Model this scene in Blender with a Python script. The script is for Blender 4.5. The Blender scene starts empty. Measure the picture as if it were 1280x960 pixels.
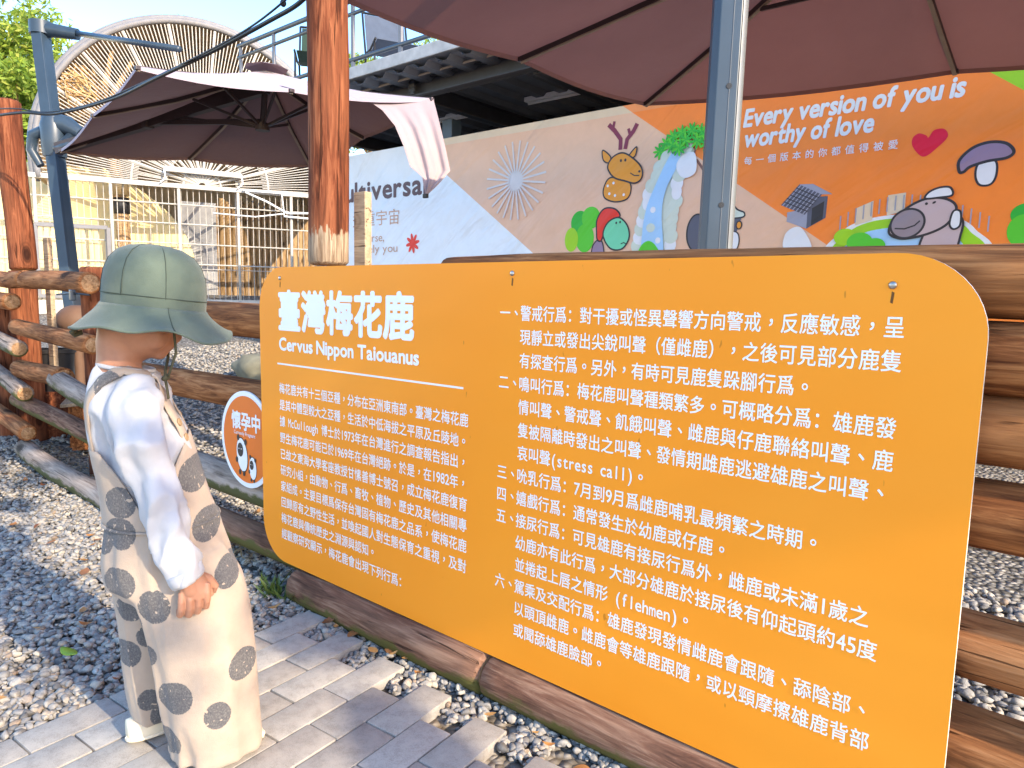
import bpy, bmesh, math, random
import numpy as np
from math import radians as rad, sin, cos, pi, sqrt, atan2
from mathutils import Vector, Matrix
from mathutils.bvhtree import BVHTree

# ------------------------------------------------------------------ camera, sky, sun, exposure
scene = bpy.context.scene
COL = scene.collection
CAM = Vector((2.209, -1.297, 0.999))
PITCH, ROLL, YAW, FPX = 0.1183, 0.0221, -0.6976, 883.46
_cy, _sy = cos(YAW), sin(YAW)
FW = Vector((_sy*cos(PITCH), _cy*cos(PITCH), -sin(PITCH)))
_r = Vector((_cy, -_sy, 0)); _u = _r.cross(FW)
RT = _r*cos(ROLL) + _u*sin(ROLL)
UP = -_r*sin(ROLL) + _u*cos(ROLL)
cam_data = bpy.data.cameras.new('camera')
cam = bpy.data.objects.new('camera', cam_data)
COL.objects.link(cam)
cam.matrix_world = Matrix(((RT.x, UP.x, -FW.x, CAM.x), (RT.y, UP.y, -FW.y, CAM.y), (RT.z, UP.z, -FW.z, CAM.z), (0, 0, 0, 1)))
cam_data.sensor_width = 36
cam_data.lens = FPX/1280*36
cam_data.clip_start = 0.05
cam_data.clip_end = 2000
scene.camera = cam

SUN_EL, SUN_AZ = rad(27), rad(-3.2)          # azimuth measured from +X towards +Y
SUN = Vector((cos(SUN_EL)*cos(SUN_AZ), cos(SUN_EL)*sin(SUN_AZ), sin(SUN_EL)))
world = bpy.data.worlds.new('World'); scene.world = world; world.use_nodes = True
wn = world.node_tree.nodes
sky = wn.new('ShaderNodeTexSky'); sky.sky_type = 'NISHITA'; sky.sun_disc = False
sky.sun_elevation = SUN_EL; sky.sun_rotation = atan2(SUN.x, SUN.y)
sky.air_density = 1.0; sky.dust_density = 0.3; sky.ozone_density = 1.3
hs = wn.new('ShaderNodeHueSaturation'); hs.inputs['Saturation'].default_value = 1.28; world.node_tree.links.new(sky.outputs[0], hs.inputs['Color'])
tint = wn.new('ShaderNodeMix'); tint.data_type = 'RGBA'; tint.blend_type = 'MULTIPLY'; tint.inputs[0].default_value = 1
tint.inputs[7].default_value = (1.16, 0.97, 0.93, 1)                # the photograph's warm white balance
world.node_tree.links.new(hs.outputs[0], tint.inputs[6]); world.node_tree.links.new(tint.outputs[2], wn['Background'].inputs[0])
wn['Background'].inputs[1].default_value = 0.15
sd = bpy.data.lights.new('sun', 'SUN'); sd.energy = 2.0; sd.angle = rad(0.5); sd.color = (1.0, 0.84, 0.62)
so = bpy.data.objects.new('sun', sd); COL.objects.link(so)
so.rotation_euler = SUN.to_track_quat('Z', 'Y').to_euler()
vs = scene.view_settings
vs.view_transform = 'Standard'; vs.look = 'None'; vs.gamma = 1; vs.use_curve_mapping = False
vs.exposure = 2.08
scene.cycles.max_bounces = 6; scene.cycles.diffuse_bounces = 4; scene.cycles.transparent_max_bounces = 8

rng = random.Random(7)
nrg = np.random.default_rng(11)

# ------------------------------------------------------------------ materials
def srgb(r, g, b):
    f = lambda c: (c/255/12.92) if c <= 10 else ((c/255+0.055)/1.055)**2.4
    return (f(r), f(g), f(b), 1)
class Nodes:
    def __init__(s, name):
        s.m = bpy.data.materials.new(name); s.m.use_nodes = True
        s.t = s.m.node_tree; s.n = s.t.nodes; s.b = s.n['Principled BSDF']; s.out = s.n['Material Output']
    def add(s, kind, **kw):
        x = s.n.new('ShaderNode'+kind)
        for k, v in kw.items():
            if k.startswith('i_'):
                x.inputs[k[2:].replace('_', ' ')].default_value = v
            else: setattr(x, k, v)
        return x
    def ln(s, a, b): s.t.links.new(a, b)
    def math(s, op, a, b=None, clamp=False):
        x = s.n.new('ShaderNodeMath'); x.operation = op; x.use_clamp = clamp
        for i, v in enumerate((a, b)):
            if v is None: continue
            if isinstance(v, (int, float)): x.inputs[i].default_value = v
            else: s.ln(v, x.inputs[i])
        return x.outputs[0]
    def ramp(s, fac, stops, interp='LINEAR'):
        x = s.n.new('ShaderNodeValToRGB'); x.color_ramp.interpolation = interp
        e = x.color_ramp.elements
        while len(e) < len(stops): e.new(0.5)
        for i, (p, c) in enumerate(stops):
            e[i].position = p; e[i].color = c if len(c) == 4 else (*c, 1)
        s.ln(fac, x.inputs[0]); return x.outputs[0]
    def mix(s, fac, a, b, mode='MIX'):
        x = s.n.new('ShaderNodeMix'); x.data_type = 'RGBA'; x.blend_type = mode
        for sock, v in ((x.inputs[0], fac), (x.inputs[6], a), (x.inputs[7], b)):
            if isinstance(v, (int, float)): sock.default_value = v
            elif isinstance(v, tuple): sock.default_value = v if len(v) == 4 else (*v, 1)
            else: s.ln(v, sock)
        return x.outputs[2]
    def coords(s, scale=(1, 1, 1), kind='Object', rot=(0, 0, 0)):
        tc = s.n.new('ShaderNodeTexCoord'); mp = s.n.new('ShaderNodeMapping')
        mp.inputs['Scale'].default_value = scale; mp.inputs['Rotation'].default_value = rot
        s.ln(tc.outputs[kind], mp.inputs[0])
        return mp
    def rnd(s, mp):
        oi = s.n.new('ShaderNodeObjectInfo'); v = s.math('MULTIPLY', oi.outputs['Random'], 37.0)
        c = s.n.new('ShaderNodeCombineXYZ')
        for i in range(3): s.ln(v, c.inputs[i])
        s.ln(c.outputs[0], mp.inputs['Location'])
    def noise(s, vec, scale=5, detail=4, rough=0.5, dist=0):
        x = s.n.new('ShaderNodeTexNoise'); x.inputs['Scale'].default_value = scale
        x.inputs['Detail'].default_value = detail; x.inputs['Roughness'].default_value = rough; x.inputs['Distortion'].default_value = dist
        if vec is not None: s.ln(vec, x.inputs['Vector'])
        return x.outputs['Fac']
    def bump(s, h, strength=0.3, dist=0.01):
        x = s.n.new('ShaderNodeBump'); x.inputs['Strength'].default_value = strength; x.inputs['Distance'].default_value = dist
        s.ln(h, x.inputs['Height']); s.ln(x.outputs[0], s.b.inputs['Normal']); return x
    def setc(s, c):
        if isinstance(c, tuple): s.b.inputs['Base Color'].default_value = c if len(c) == 4 else (*c, 1)
        else: s.ln(c, s.b.inputs['Base Color'])
    def p(s, rough=0.6, metal=0, spec=0.5):
        s.b.inputs['Roughness'].default_value = rough; s.b.inputs['Metallic'].default_value = metal
        s.b.inputs['Specular IOR Level'].default_value = spec; return s

def plain(name, c, rough=0.55, metal=0, spec=0.4, var=0.12, scale=9, bump=0.0):
    k = Nodes(name).p(rough, metal, spec)
    mp = k.coords(); nz = k.noise(mp.outputs[0], scale, 6, 0.6)
    lo = tuple(x*(1-var) for x in c[:3]); hi = tuple(min(1, x*(1+var)) for x in c[:3])
    k.setc(k.ramp(nz, [(0.3, lo), (0.7, hi)]))
    if bump: k.bump(k.noise(mp.outputs[0], scale*6, 5, 0.6), bump, 0.004)
    return k.m

def wood(name, dark, mid, light, knots=True, bare=None, rough=0.62, moss=None):
    k = Nodes(name).p(0.85, 0, 0.15)
    mp = k.coords((1.5, 15, 15)); k.rnd(mp)
    n1 = k.noise(mp.outputs[0], 2.2, 8, 0.62, 1.1)
    mg = k.coords((5, 95, 95)); k.rnd(mg)
    n2 = k.noise(mg.outputs[0], 1.6, 5, 0.6, 0.4)
    f = k.math('ADD', k.math('MULTIPLY', n1, 0.72), k.math('MULTIPLY', n2, 0.28))
    c = k.ramp(f, [(0.38, dark), (0.50, mid), (0.62, light)])
    ml = k.coords((0.9, 2.2, 2.2)); k.rnd(ml)
    big = k.noise(ml.outputs[0], 2.0, 3, 0.5)
    c = k.mix(k.math('MULTIPLY', k.ramp(big, [(0.45, (0, 0, 0)), (0.62, (1, 1, 1))]), 0.35), c, light)
    mc = k.coords((2.5, 50, 50)); k.rnd(mc)
    crack = k.ramp(k.noise(mc.outputs[0], 1.1, 3, 0.5, 0.8), [(0.31, (1, 1, 1)), (0.36, (0, 0, 0))])
    c = k.mix(k.math('MULTIPLY', crack, 0.75), c, tuple(x*0.35 for x in dark[:3]))
    if knots:
        mk = k.coords((2.6, 5.2, 5.2)); k.rnd(mk)
        vo = k.add('TexVoronoi'); vo.inputs['Scale'].default_value = 1.0; k.ln(mk.outputs[0], vo.inputs['Vector'])
        rings = k.math('SINE', k.math('MULTIPLY', vo.outputs['Distance'], 95))
        halo = k.ramp(vo.outputs['Distance'], [(0.14, (1, 1, 1)), (0.30, (0, 0, 0))])
        c = k.mix(k.math('MULTIPLY', halo, k.math('MULTIPLY_ADD', rings, 0.22)), c, tuple(x*0.5 for x in dark[:3]))
        kn = k.ramp(vo.outputs['Distance'], [(0.11, (1, 1, 1)), (0.16, (0, 0, 0))])
        c = k.mix(k.math('MULTIPLY', kn, 0.9), c, tuple(x*0.4 for x in dark[:3]))
    if moss:
        mm = k.coords((5, 9, 9)); nm = k.noise(mm.outputs[0], 2, 5, 0.65)
        sp = k.add('SeparateXYZ'); tc = k.add('TexCoord'); k.ln(tc.outputs['Object'], sp.inputs[0])
        low = k.math('MULTIPLY_ADD', sp.outputs['Z'], -9.0); low.node.inputs[2].default_value = 0.02
        fm = k.math('ADD', low, k.math('MULTIPLY', nm, 1.0))
        c = k.mix(k.ramp(fm, [(0.50, (0, 0, 0)), (0.66, (1, 1, 1))]), c, moss)
    if bare:
        sp = k.add('SeparateXYZ'); tc = k.add('TexCoord'); k.ln(tc.outputs['Object'], sp.inputs[0])
        mb = k.coords((7, 34, 34)); nb = k.noise(mb.outputs[0], 1.5, 6, 0.65)
        e = k.math('SUBTRACT', bare[0], sp.outputs['X']) if bare[1] > 0 else k.math('SUBTRACT', sp.outputs['X'], bare[0])
        e = k.math('ADD', k.math('MULTIPLY', e, 9.0), k.math('MULTIPLY', k.math('SUBTRACT', nb, 0.5), 1.6))
        bc = k.ramp(n2, [(0.35, (0.16, 0.10, 0.06)), (0.6, (0.42, 0.32, 0.22))])
        c = k.mix(k.ramp(e, [(0.0, (0, 0, 0)), (0.08, (1, 1, 1))]), c, bc)
    k.setc(c)
    k.bump(k.math('SUBTRACT', f, k.math('MULTIPLY', crack, 0.6)), 0.8, 0.008)
    return k.m

MT = {}
MT['rail'] = wood('stained_rail_wood', (0.095, 0.030, 0.010), (0.27, 0.10, 0.034), (0.45, 0.205, 0.085))
MT['rail_dark'] = wood('dark_stained_wood', (0.070, 0.020, 0.007), (0.235, 0.082, 0.026), (0.45, 0.185, 0.065))
MT['post'] = wood('red_stained_post_wood', (0.060, 0.018, 0.009), (0.155, 0.045, 0.020), (0.29, 0.105, 0.048))
MT['post_bare'] = wood('red_stained_post_with_bare_foot', (0.060, 0.018, 0.009), (0.155, 0.045, 0.020), (0.29, 0.105, 0.048), bare=(0.115, 1))
MT['grey_log'] = wood('weathered_grey_wood', (0.12, 0.09, 0.07), (0.27, 0.21, 0.17), (0.42, 0.34, 0.28), moss=(0.10, 0.10, 0.04))
MT['edge_log'] = wood('red_brown_edging_wood', (0.060, 0.028, 0.018), (0.17, 0.082, 0.052), (0.32, 0.19, 0.125), moss=(0.11, 0.10, 0.03))
MT['plank'] = wood('pale_plank_wood', (0.22, 0.15, 0.09), (0.38, 0.27, 0.17), (0.50, 0.38, 0.25))
MT['cut'] = wood('cut_log_end', (0.16, 0.08, 0.035), (0.34, 0.19, 0.09), (0.46, 0.29, 0.16), knots=False)
MT['steel'] = plain('dark_blue_grey_painted_steel', (0.030, 0.050, 0.075), 0.38, 0.0, 0.5, 0.15, 6)
MT['steel_light'] = plain('grey_anodised_metal', (0.15, 0.16, 0.17), 0.4, 0.1, 0.5)
MT['black'] = plain('black_plastic', (0.02, 0.02, 0.022), 0.5)
MT['dark_frame'] = plain('dark_brown_metal', (0.045, 0.03, 0.03), 0.45)
MT['tan_edge'] = plain('tan_rib_edge', (0.32, 0.24, 0.18), 0.6)
MT['white'] = plain('white_print', (0.86, 0.86, 0.86), 0.45, var=0.02)
MT['white_paint'] = plain('cream_painted_metal', (0.46, 0.43, 0.38), 0.5, var=0.15)
MT['grey_paint'] = plain('grey_painted_metal', (0.20, 0.195, 0.20), 0.5)
MT['concrete'] = plain('pale_concrete', (0.45, 0.44, 0.42), 0.85, var=0.18, bump=0.3)
MT['dark_steel'] = plain('charcoal_painted_steel', (0.035, 0.036, 0.042), 0.5, var=0.2)
MT['rubber'] = plain('black_cable', (0.015, 0.017, 0.02), 0.45)
MT['screw'] = plain('zinc_screw', (0.45, 0.43, 0.40), 0.35, 0.9)
MT['rust'] = plain('rust_stain', (0.16, 0.07, 0.02), 0.9)

# ------------------------------------------------------------------ builders
def worldm(o):
    return (worldm(o.parent) @ o.matrix_basis) if o.parent else o.matrix_basis.copy()
def link(name, me, mats=None, parent=None, smooth=False, local=False):
    o = bpy.data.objects.new(name, me); COL.objects.link(o)
    if mats is not None:
        for m in (mats if isinstance(mats, (list, tuple)) else [mats]): me.materials.append(m)
    if smooth: me.polygons.foreach_set('use_smooth', [True]*len(me.polygons))
    if parent is not None:
        o.parent = parent
        if not local: o.matrix_basis = worldm(parent).inverted()
    return o
def mesh(name, v, f, mi=None):
    me = bpy.data.meshes.new(name); me.from_pydata([tuple(x) for x in v], [], f)
    if mi is not None: me.polygons.foreach_set('material_index', mi)
    me.update(); return me
def tag(o, label=None, cat=None, group=None, kind=None):
    if label: o['label'] = label
    if cat: o['category'] = cat
    if group: o['group'] = group
    if kind: o['kind'] = kind
    return o
def empty(name, loc=(0, 0, 0), rz=0.0):
    o = bpy.data.objects.new(name, None); COL.objects.link(o); o.location = loc; o.rotation_euler = (0, 0, rz)
    o.empty_display_size = 0.1; return o

class MB:
    """collects shapes into ONE mesh"""
    def __init__(s): s.v = []; s.f = []; s.mi = []; s.cur = 0
    def _add(s, v, f):
        b = len(s.v); s.v += [tuple(x) for x in v]; s.f += [tuple(i+b for i in q) for q in f]; s.mi += [s.cur]*len(f)
    def box(s, c, d, R=None, ch=0.0):
        hx, hy, hz = d[0]/2, d[1]/2, d[2]/2; ch = min(ch, hx*.45, hy*.45, hz*.45)
        if ch <= 0:
            pts = [Vector((x*hx, y*hy, z*hz)) for x in (-1, 1) for y in (-1, 1) for z in (-1, 1)]
            fs = [(0, 1, 3, 2), (4, 6, 7, 5), (0, 4, 5, 1), (2, 3, 7, 6), (0, 2, 6, 4), (1, 5, 7, 3)]
        else:
            bm = bmesh.new(); bmesh.ops.create_cube(bm, size=1)
            for v in bm.verts: v.co = Vector((v.co.x*2*hx, v.co.y*2*hy, v.co.z*2*hz))
            bmesh.ops.bevel(bm, geom=list(bm.edges), offset=ch, segments=2, profile=0.6, affect='EDGES')
            bm.verts.ensure_lookup_table(); bm.verts.index_update()
            pts = [v.co.copy() for v in bm.verts]; fs = [tuple(v.index for v in f.verts) for f in bm.faces]; bm.free()
        if R is not None: pts = [R @ p for p in pts]
        c = Vector(c); s._add([p+c for p in pts], fs); return s
    def bar(s, a, b, w, h=None, up=(0, 0, 1), ch=0.0):
        a, b = Vector(a), Vector(b); h = h or w; d = b-a; L = d.length; x = d/L
        u = Vector(up); y = u.cross(x)
        if y.length < 1e-4: y = Vector((0, 1, 0)).cross(x)
        y.normalize(); z = x.cross(y)
        R = Matrix((x, y, z)).transposed()
        s.box((a+b)/2, (L, w, h), R, ch); return s
    def tube(s, pts, r, n=10, cap=True, flat=1.0):
        pts = [Vector(p) for p in pts]; N = len(pts)
        rr = r if isinstance(r, (list, tuple)) else [r]*N
        up = Vector((0, 0, 1)); vs_, fs = [], []; prev = None
        for i, p in enumerate(pts):
            t = (pts[min(i+1, N-1)]-pts[max(i-1, 0)]).normalized()
            if prev is None:
                a = up.cross(t)
                if a.length < 1e-3: a = Vector((1, 0, 0)).cross(t)
            else: a = prev-t*prev.dot(t)
            a.normalize(); prev = a; b = t.cross(a)
            for k in range(n):
                th = 2*pi*k/n; vs_.append(p+a*cos(th)*rr[i]+b*sin(th)*rr[i]*flat)
        for i in range(N-1):
            for k in range(n):
                k2 = (k+1) % n; fs.append((i*n+k, i*n+k2, (i+1)*n+k2, (i+1)*n+k))
        if cap: fs.append(tuple(range(n-1, -1, -1))); fs.append(tuple((N-1)*n+k for k in range(n)))
        s._add(vs_, fs); return s
    def loft(s, rings, cap=True, closed=True):
        n = len(rings[0]); vs_ = [p for r in rings for p in r]; fs = []
        for i in range(len(rings)-1):
            for k in range(n if closed else n-1):
                k2 = (k+1) % n; fs.append((i*n+k, i*n+k2, (i+1)*n+k2, (i+1)*n+k))
        if cap: fs.append(tuple(range(n-1, -1, -1))); fs.append(tuple((len(rings)-1)*n+k for k in range(n)))
        s._add(vs_, fs); return s
    def ball(s, c, r, seg=16, rings=10, R=None):
        r = (r, r, r) if isinstance(r, (int, float)) else r; c = Vector(c); rg = []
        for i in range(1, rings):
            ph = pi*i/rings
            ring = [Vector((r[0]*sin(ph)*cos(2*pi*k/seg), r[1]*sin(ph)*sin(2*pi*k/seg), -r[2]*cos(ph))) for k in range(seg)]
            rg.append([c+(R @ p if R else p) for p in ring])
        s.loft(rg); return s
    def grid(s, P):
        m, n = len(P), len(P[0]); s._add([p for r in P for p in r], [(i*n+j, i*n+j+1, (i+1)*n+j+1, (i+1)*n+j) for i in range(m-1) for j in range(n-1)]); return s
    def build(s, name, mats, parent=None, smooth=False, angle=None, local=False):
        me = mesh(name, s.v, s.f, s.mi); o = link(name, me, mats, parent, smooth, local)
        if angle is not None:
            me.polygons.foreach_set('use_smooth', [True]*len(me.polygons)); me.set_sharp_from_angle(angle=rad(angle))
        return o
def bevel(o, w=0.003, seg=2):
    m = o.modifiers.new('bevel', 'BEVEL'); m.width = w; m.segments = seg; m.limit_method = 'ANGLE'; m.angle_limit = rad(40); return o
def solid(o, t):
    m = o.modifiers.new('solid', 'SOLIDIFY'); m.thickness = t; m.offset = 0; return o
def evaluated(o):
    dg = bpy.context.evaluated_depsgraph_get(); dg.update()
    return bpy.data.meshes.new_from_object(o.evaluated_get(dg))
def remeshed(mb, voxel, smooth_it=4):
    me = mesh('tmp', mb.v, mb.f); o = bpy.data.objects.new('tmp', me); COL.objects.link(o)
    m = o.modifiers.new('r', 'REMESH'); m.mode = 'VOXEL'; m.voxel_size = voxel
    if smooth_it:
        m = o.modifiers.new('s', 'SMOOTH'); m.factor = 0.5; m.iterations = smooth_it
    out = evaluated(o); bpy.data.objects.remove(o); bpy.data.meshes.remove(me); return out

# smooth value noise for geometry
def vnoise(p, seed=0):
    x = np.asarray(p, float)+seed*17.13
    return (np.sin(x[..., 0]*1.7+1.3*np.sin(x[..., 1]*1.1+x[..., 2]))+np.sin(x[..., 1]*2.3+1.7*np.sin(x[..., 2]*1.3+x[..., 0]*.7))+np.sin(x[..., 2]*1.9+1.1*np.sin(x[..., 0]*1.9)))/3

def log(name, a, b, r, mats, parent=None, seed=0, bend=0.006, rough=0.05, taper=0.0, splinter=0.0, chamfer=0.012, n=26, end_mat=None):
    """a round timber; local X runs along it, so the grain follows it"""
    a, b = Vector(a), Vector(b); d = b-a; L = d.length
    rg = []; m = max(8, int(L/0.05)); R = random.Random(seed)
    ph = R.uniform(0, 6)
    xs = [0, chamfer*0.6]+[chamfer+(L-2*chamfer)*i/m for i in range(m+1)]+[L-chamfer*0.6, L]
    for i, x in enumerate(xs):
        t = x/L
        e = 1.0
        if i == 0 or i == len(xs)-1: e = 1-chamfer/r
        elif i == 1 or i == len(xs)-2: e = 1-chamfer*0.35/r
        oy, oz = bend*sin(t*5+ph), bend*cos(t*4+ph*2)
        ring = []
        for k in range(n):
            th = 2*pi*k/n
            w = 1+rough*0.5*float(vnoise((cos(th)*1.6, sin(th)*1.6, x*2.2), seed))+rough*0.35*float(vnoise((cos(th)*5, sin(th)*5, x*7), seed+3))
            rr = r*w*e*(1-taper*t)
            xx = x
            if splinter and i >= len(xs)-4: xx = x-splinter*abs(float(vnoise((cos(th)*6, sin(th)*6, 3), seed+9)))
            ring.append((xx, oy+rr*cos(th), oz+rr*sin(th)))
        rg.append(ring)
    mb = MB(); mb.loft(rg, cap=False); nn = len(mb.v)
    mb.cur = 1
    mb.f.append(tuple(range(n-1, -1, -1))); mb.mi.append(1)
    mb.f.append(tuple(nn-n+k for k in range(n))); mb.mi.append(1)
    o = mb.build(name, [mats, end_mat or MT['cut']], parent)
    o.data.polygons.foreach_set('use_smooth', [True]*len(o.data.polygons)); o.data.set_sharp_from_angle(angle=rad(45))
    x = d/L; y = Vector((0, 0, 1)).cross(x)
    if y.length < 1e-3: y = Vector((0, 1, 0))
    y.normalize(); z = x.cross(y)
    M = Matrix(((x.x, y.x, z.x, a.x), (x.y, y.y, z.y, a.y), (x.z, y.z, z.z, a.z), (0, 0, 0, 1)))
    o.matrix_basis = (worldm(parent).inverted() @ M) if parent else M
    return o

# ------------------------------------------------------------------ lettering
class Glyphs:
    """the letter shapes come from Blender's built-in font, one flat mesh per sign block"""
    def __init__(s): s.need = {}; s.g = {}
    def want(s, text, w):
        for c in text:
            if c not in ' \u3000': s.need[c] = None
    def make(s):
        obs = {}
        for c in s.need:
            cu = bpy.data.curves.new('t', 'FONT'); cu.body = c; cu.resolution_u = 3
            o = bpy.data.objects.new('t', cu); COL.objects.link(o); obs[c] = o
        dg = bpy.context.evaluated_depsgraph_get(); dg.update()
        for k, o in obs.items():
            m = bpy.data.meshes.new_from_object(o.evaluated_get(dg))
            s.g[k] = ([(v.co.x, v.co.y) for v in m.vertices], [tuple(p.vertices) for p in m.polygons])
            bpy.data.meshes.remove(m); cu = o.data; bpy.data.objects.remove(o); bpy.data.curves.remove(cu)
G = Glyphs()
PUNC = '，。、'
def put(mb, text, w, x, z, cw, ch, place, mono=True, shear=0.0, lat=None):
    """text set on a grid of full-width cells (half a cell for Latin letters when mono)"""
    for c in text:
        if c == ' ': x += cw*(0.5 if mono else 0.26); continue
        v, f = G.g[c]
        xs = [p[0] for p in v]; zs = [p[1] for p in v]
        if ord(c) > 0x2000:
            sx, sz = cw*0.985, ch
            ox = x; oz = z
            if c in PUNC: ox = x+cw*0.5-sx*(min(xs)+max(xs))/2; oz = z+ch*0.38-sz*(min(zs)+max(zs))/2
            pts = [(ox+p[0]*sx, oz+p[1]*sz) for p in v]; adv = cw
        elif mono:
            wid = max(xs)-min(xs); sx = min(cw*0.44/max(wid, 1e-3), cw*1.05)
            ox = x+cw*0.25-sx*(min(xs)+max(xs))/2
            pts = [(ox+p[0]*sx, z+p[1]*ch*1.06) for p in v]; adv = cw*0.5
        else:
            sx = cw; pts = [(x-min(xs)*sx+p[0]*sx, z+p[1]*ch) for p in v]; adv = (max(xs)-min(xs)+lat)*sx
        strikes = [(0, 0)]
        if w > 0.004:                                              # bolder: the letter struck several times around itself
            m = 8 if w > 0.02 else 4
            strikes += [(w*cw*cos(2*pi*(i+0.5)/m), w*cw*sin(2*pi*(i+0.5)/m)) for i in range(m)]
            if w > 0.03: strikes += [(dx*0.5, dz*0.5) for dx, dz in strikes[1::2]]
        for i, (dx, dz) in enumerate(strikes):
            q = [place(px+dx+shear*(pz-z), pz+dz) for px, pz in pts]
            mb._add([(a, b-0.00004*i, c_) for a, b, c_ in q], f)
        x += adv
    return x

LEFT_ROWS = ['梅花鹿共有十三個亞種，分布在亞洲東南部。臺灣之梅花鹿', '是其中體型較大之亞種，生活於中低海拔之平原及丘陵地。', '據 McCullough 博士於1973年在台灣進行之調查報告指出，',
 '野生梅花鹿可能已於1969年在台灣絕跡。於是，在1982年，', '已故之東海大學客座教授甘愫善博士號召，成立梅花鹿復育', '研究小組，由動物、行爲、畜牧、植物、歷史及其他相關專',
 '家組成。主要目標爲保存台灣固有梅花鹿之品系，使梅花鹿', '回歸原有之野性生活，並喚起國人對生態保育之重視，及對', '梅花鹿與傳統歷史之淵源與認知。', '經觀察研究顯示，梅花鹿會出現下列行爲：']
RIGHT_ROWS = [('一、', '警戒行爲：對干擾或怪異聲響方向警戒，反應敏感，呈'), ('', '現靜立或發出尖銳叫聲（僅雌鹿），之後可見部分鹿隻'), ('', '有探查行爲。另外，有時可見鹿隻跺腳行爲。'),
 ('二、', '鳴叫行爲：梅花鹿叫聲種類繁多。可概略分爲：雄鹿發'), ('', '情叫聲、警戒聲、飢餓叫聲、雌鹿與仔鹿聯絡叫聲、鹿'), ('', '隻被隔離時發出之叫聲、發情期雌鹿逃避雄鹿之叫聲、'), ('', '哀叫聲(stress call)。'),
 ('三、', '吮乳行爲：7月到9月爲雌鹿哺乳最頻繁之時期。'), ('四、', '嬉戲行爲：通常發生於幼鹿或仔鹿。'), ('五、', '接尿行爲：可見雄鹿有接尿行爲外，雌鹿或未滿1歲之'), ('', '幼鹿亦有此行爲，大部分雄鹿於接尿後有仰起頭約45度'),
 ('', '並捲起上唇之情形 (flehmen)。'), ('六、', '駕乘及交配行爲：雄鹿發現發情雌鹿會跟隨、舔陰部、'), ('', '以頭頂雌鹿。雌鹿會等雄鹿跟隨，或以頸摩擦雄鹿背部'), ('', '或聞舔雄鹿臉部。')]
WB, WT, WS = 0.013, 0.040, 0.028
for t in LEFT_ROWS: G.want(t, WB)
for a, b in RIGHT_ROWS: G.want(a+b, WB)
G.want('臺灣梅花鹿', WT); G.want('CervusNippnTaioua', WS)
G.want('懷孕中', 0.034); G.want('Currently Pregnant', 0.01)
G.want('Multiversal', 0.014); G.want('多重宇宙', 0.004); G.want('verse,truelyyou', 0.0)
G.want('Everyversionofyouisworthyoflove', 0.024); G.want('每一個版本的你都值得被愛', 0.012)
G.make()

# ------------------------------------------------------------------ the ground
def gz(x, y):
    x, y = np.asarray(x, float), np.asarray(y, float)
    s = np.clip(-0.642*(x-2.2)+0.767*(y+1.3)-2.6, 0, 11.5)
    h = 0.02*s+0.0058*s*s
    t = np.clip((y-0.15)/1.6, 0, 1); t = t*t*(3-2*t)
    return h*t-0.03
ax = np.concatenate([np.linspace(-90, -13, 24), np.arange(-12.5, 5, 0.25), np.linspace(5.5, 90, 24)])
ay = np.concatenate([np.linspace(-90, -4, 24), np.arange(-3.5, 10, 0.25), np.linspace(10.5, 110, 24)])
gx, gy = np.meshgrid(ax, ay, indexing='ij')
zz = gz(gx, gy)
V = np.stack([gx, gy, zz], -1).reshape(-1, 3); ny = len(ay)
F = [(i*ny+j, (i+1)*ny+j, (i+1)*ny+j+1, i*ny+j+1) for i in range(len(ax)-1) for j in range(ny-1)]
def gravel_ground():
    k = Nodes('gravel_ground').p(0.9, 0, 0.2)
    mp = k.coords()
    vo = k.add('TexVoronoi'); vo.inputs['Scale'].default_value = 42; k.ln(mp.outputs[0], vo.inputs['Vector'])
    sp = k.add('SeparateColor'); k.ln(vo.outputs['Color'], sp.inputs[0])
    c = k.ramp(sp.outputs[0], [(0.0, (0.13, 0.12, 0.11)), (0.35, (0.24, 0.23, 0.215)), (0.7, (0.35, 0.33, 0.30)), (1.0, (0.50, 0.46, 0.40))])
    ed = k.ramp(vo.outputs['Distance'], [(0.3, (1, 1, 1)), (0.75, (0.35, 0.33, 0.3))])
    c = k.mix(1.0, c, ed, 'MULTIPLY')
    c = k.mix(k.math('MULTIPLY', k.ramp(k.noise(mp.outputs[0], 1.3, 5, 0.6), [(0.55, (0, 0, 0)), (0.7, (1, 1, 1))]), 0.5), c, (0.26, 0.19, 0.11))
    k.setc(c); k.bump(k.math('SUBTRACT', 1.0, vo.outputs['Distance']), 0.9, 0.02)
    return k.m
MT['gravel_ground'] = gravel_ground()
gme = mesh('ground', V, F); g_o = link('ground', gme, MT['gravel_ground'], smooth=True); tag(g_o, kind='structure')

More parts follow.
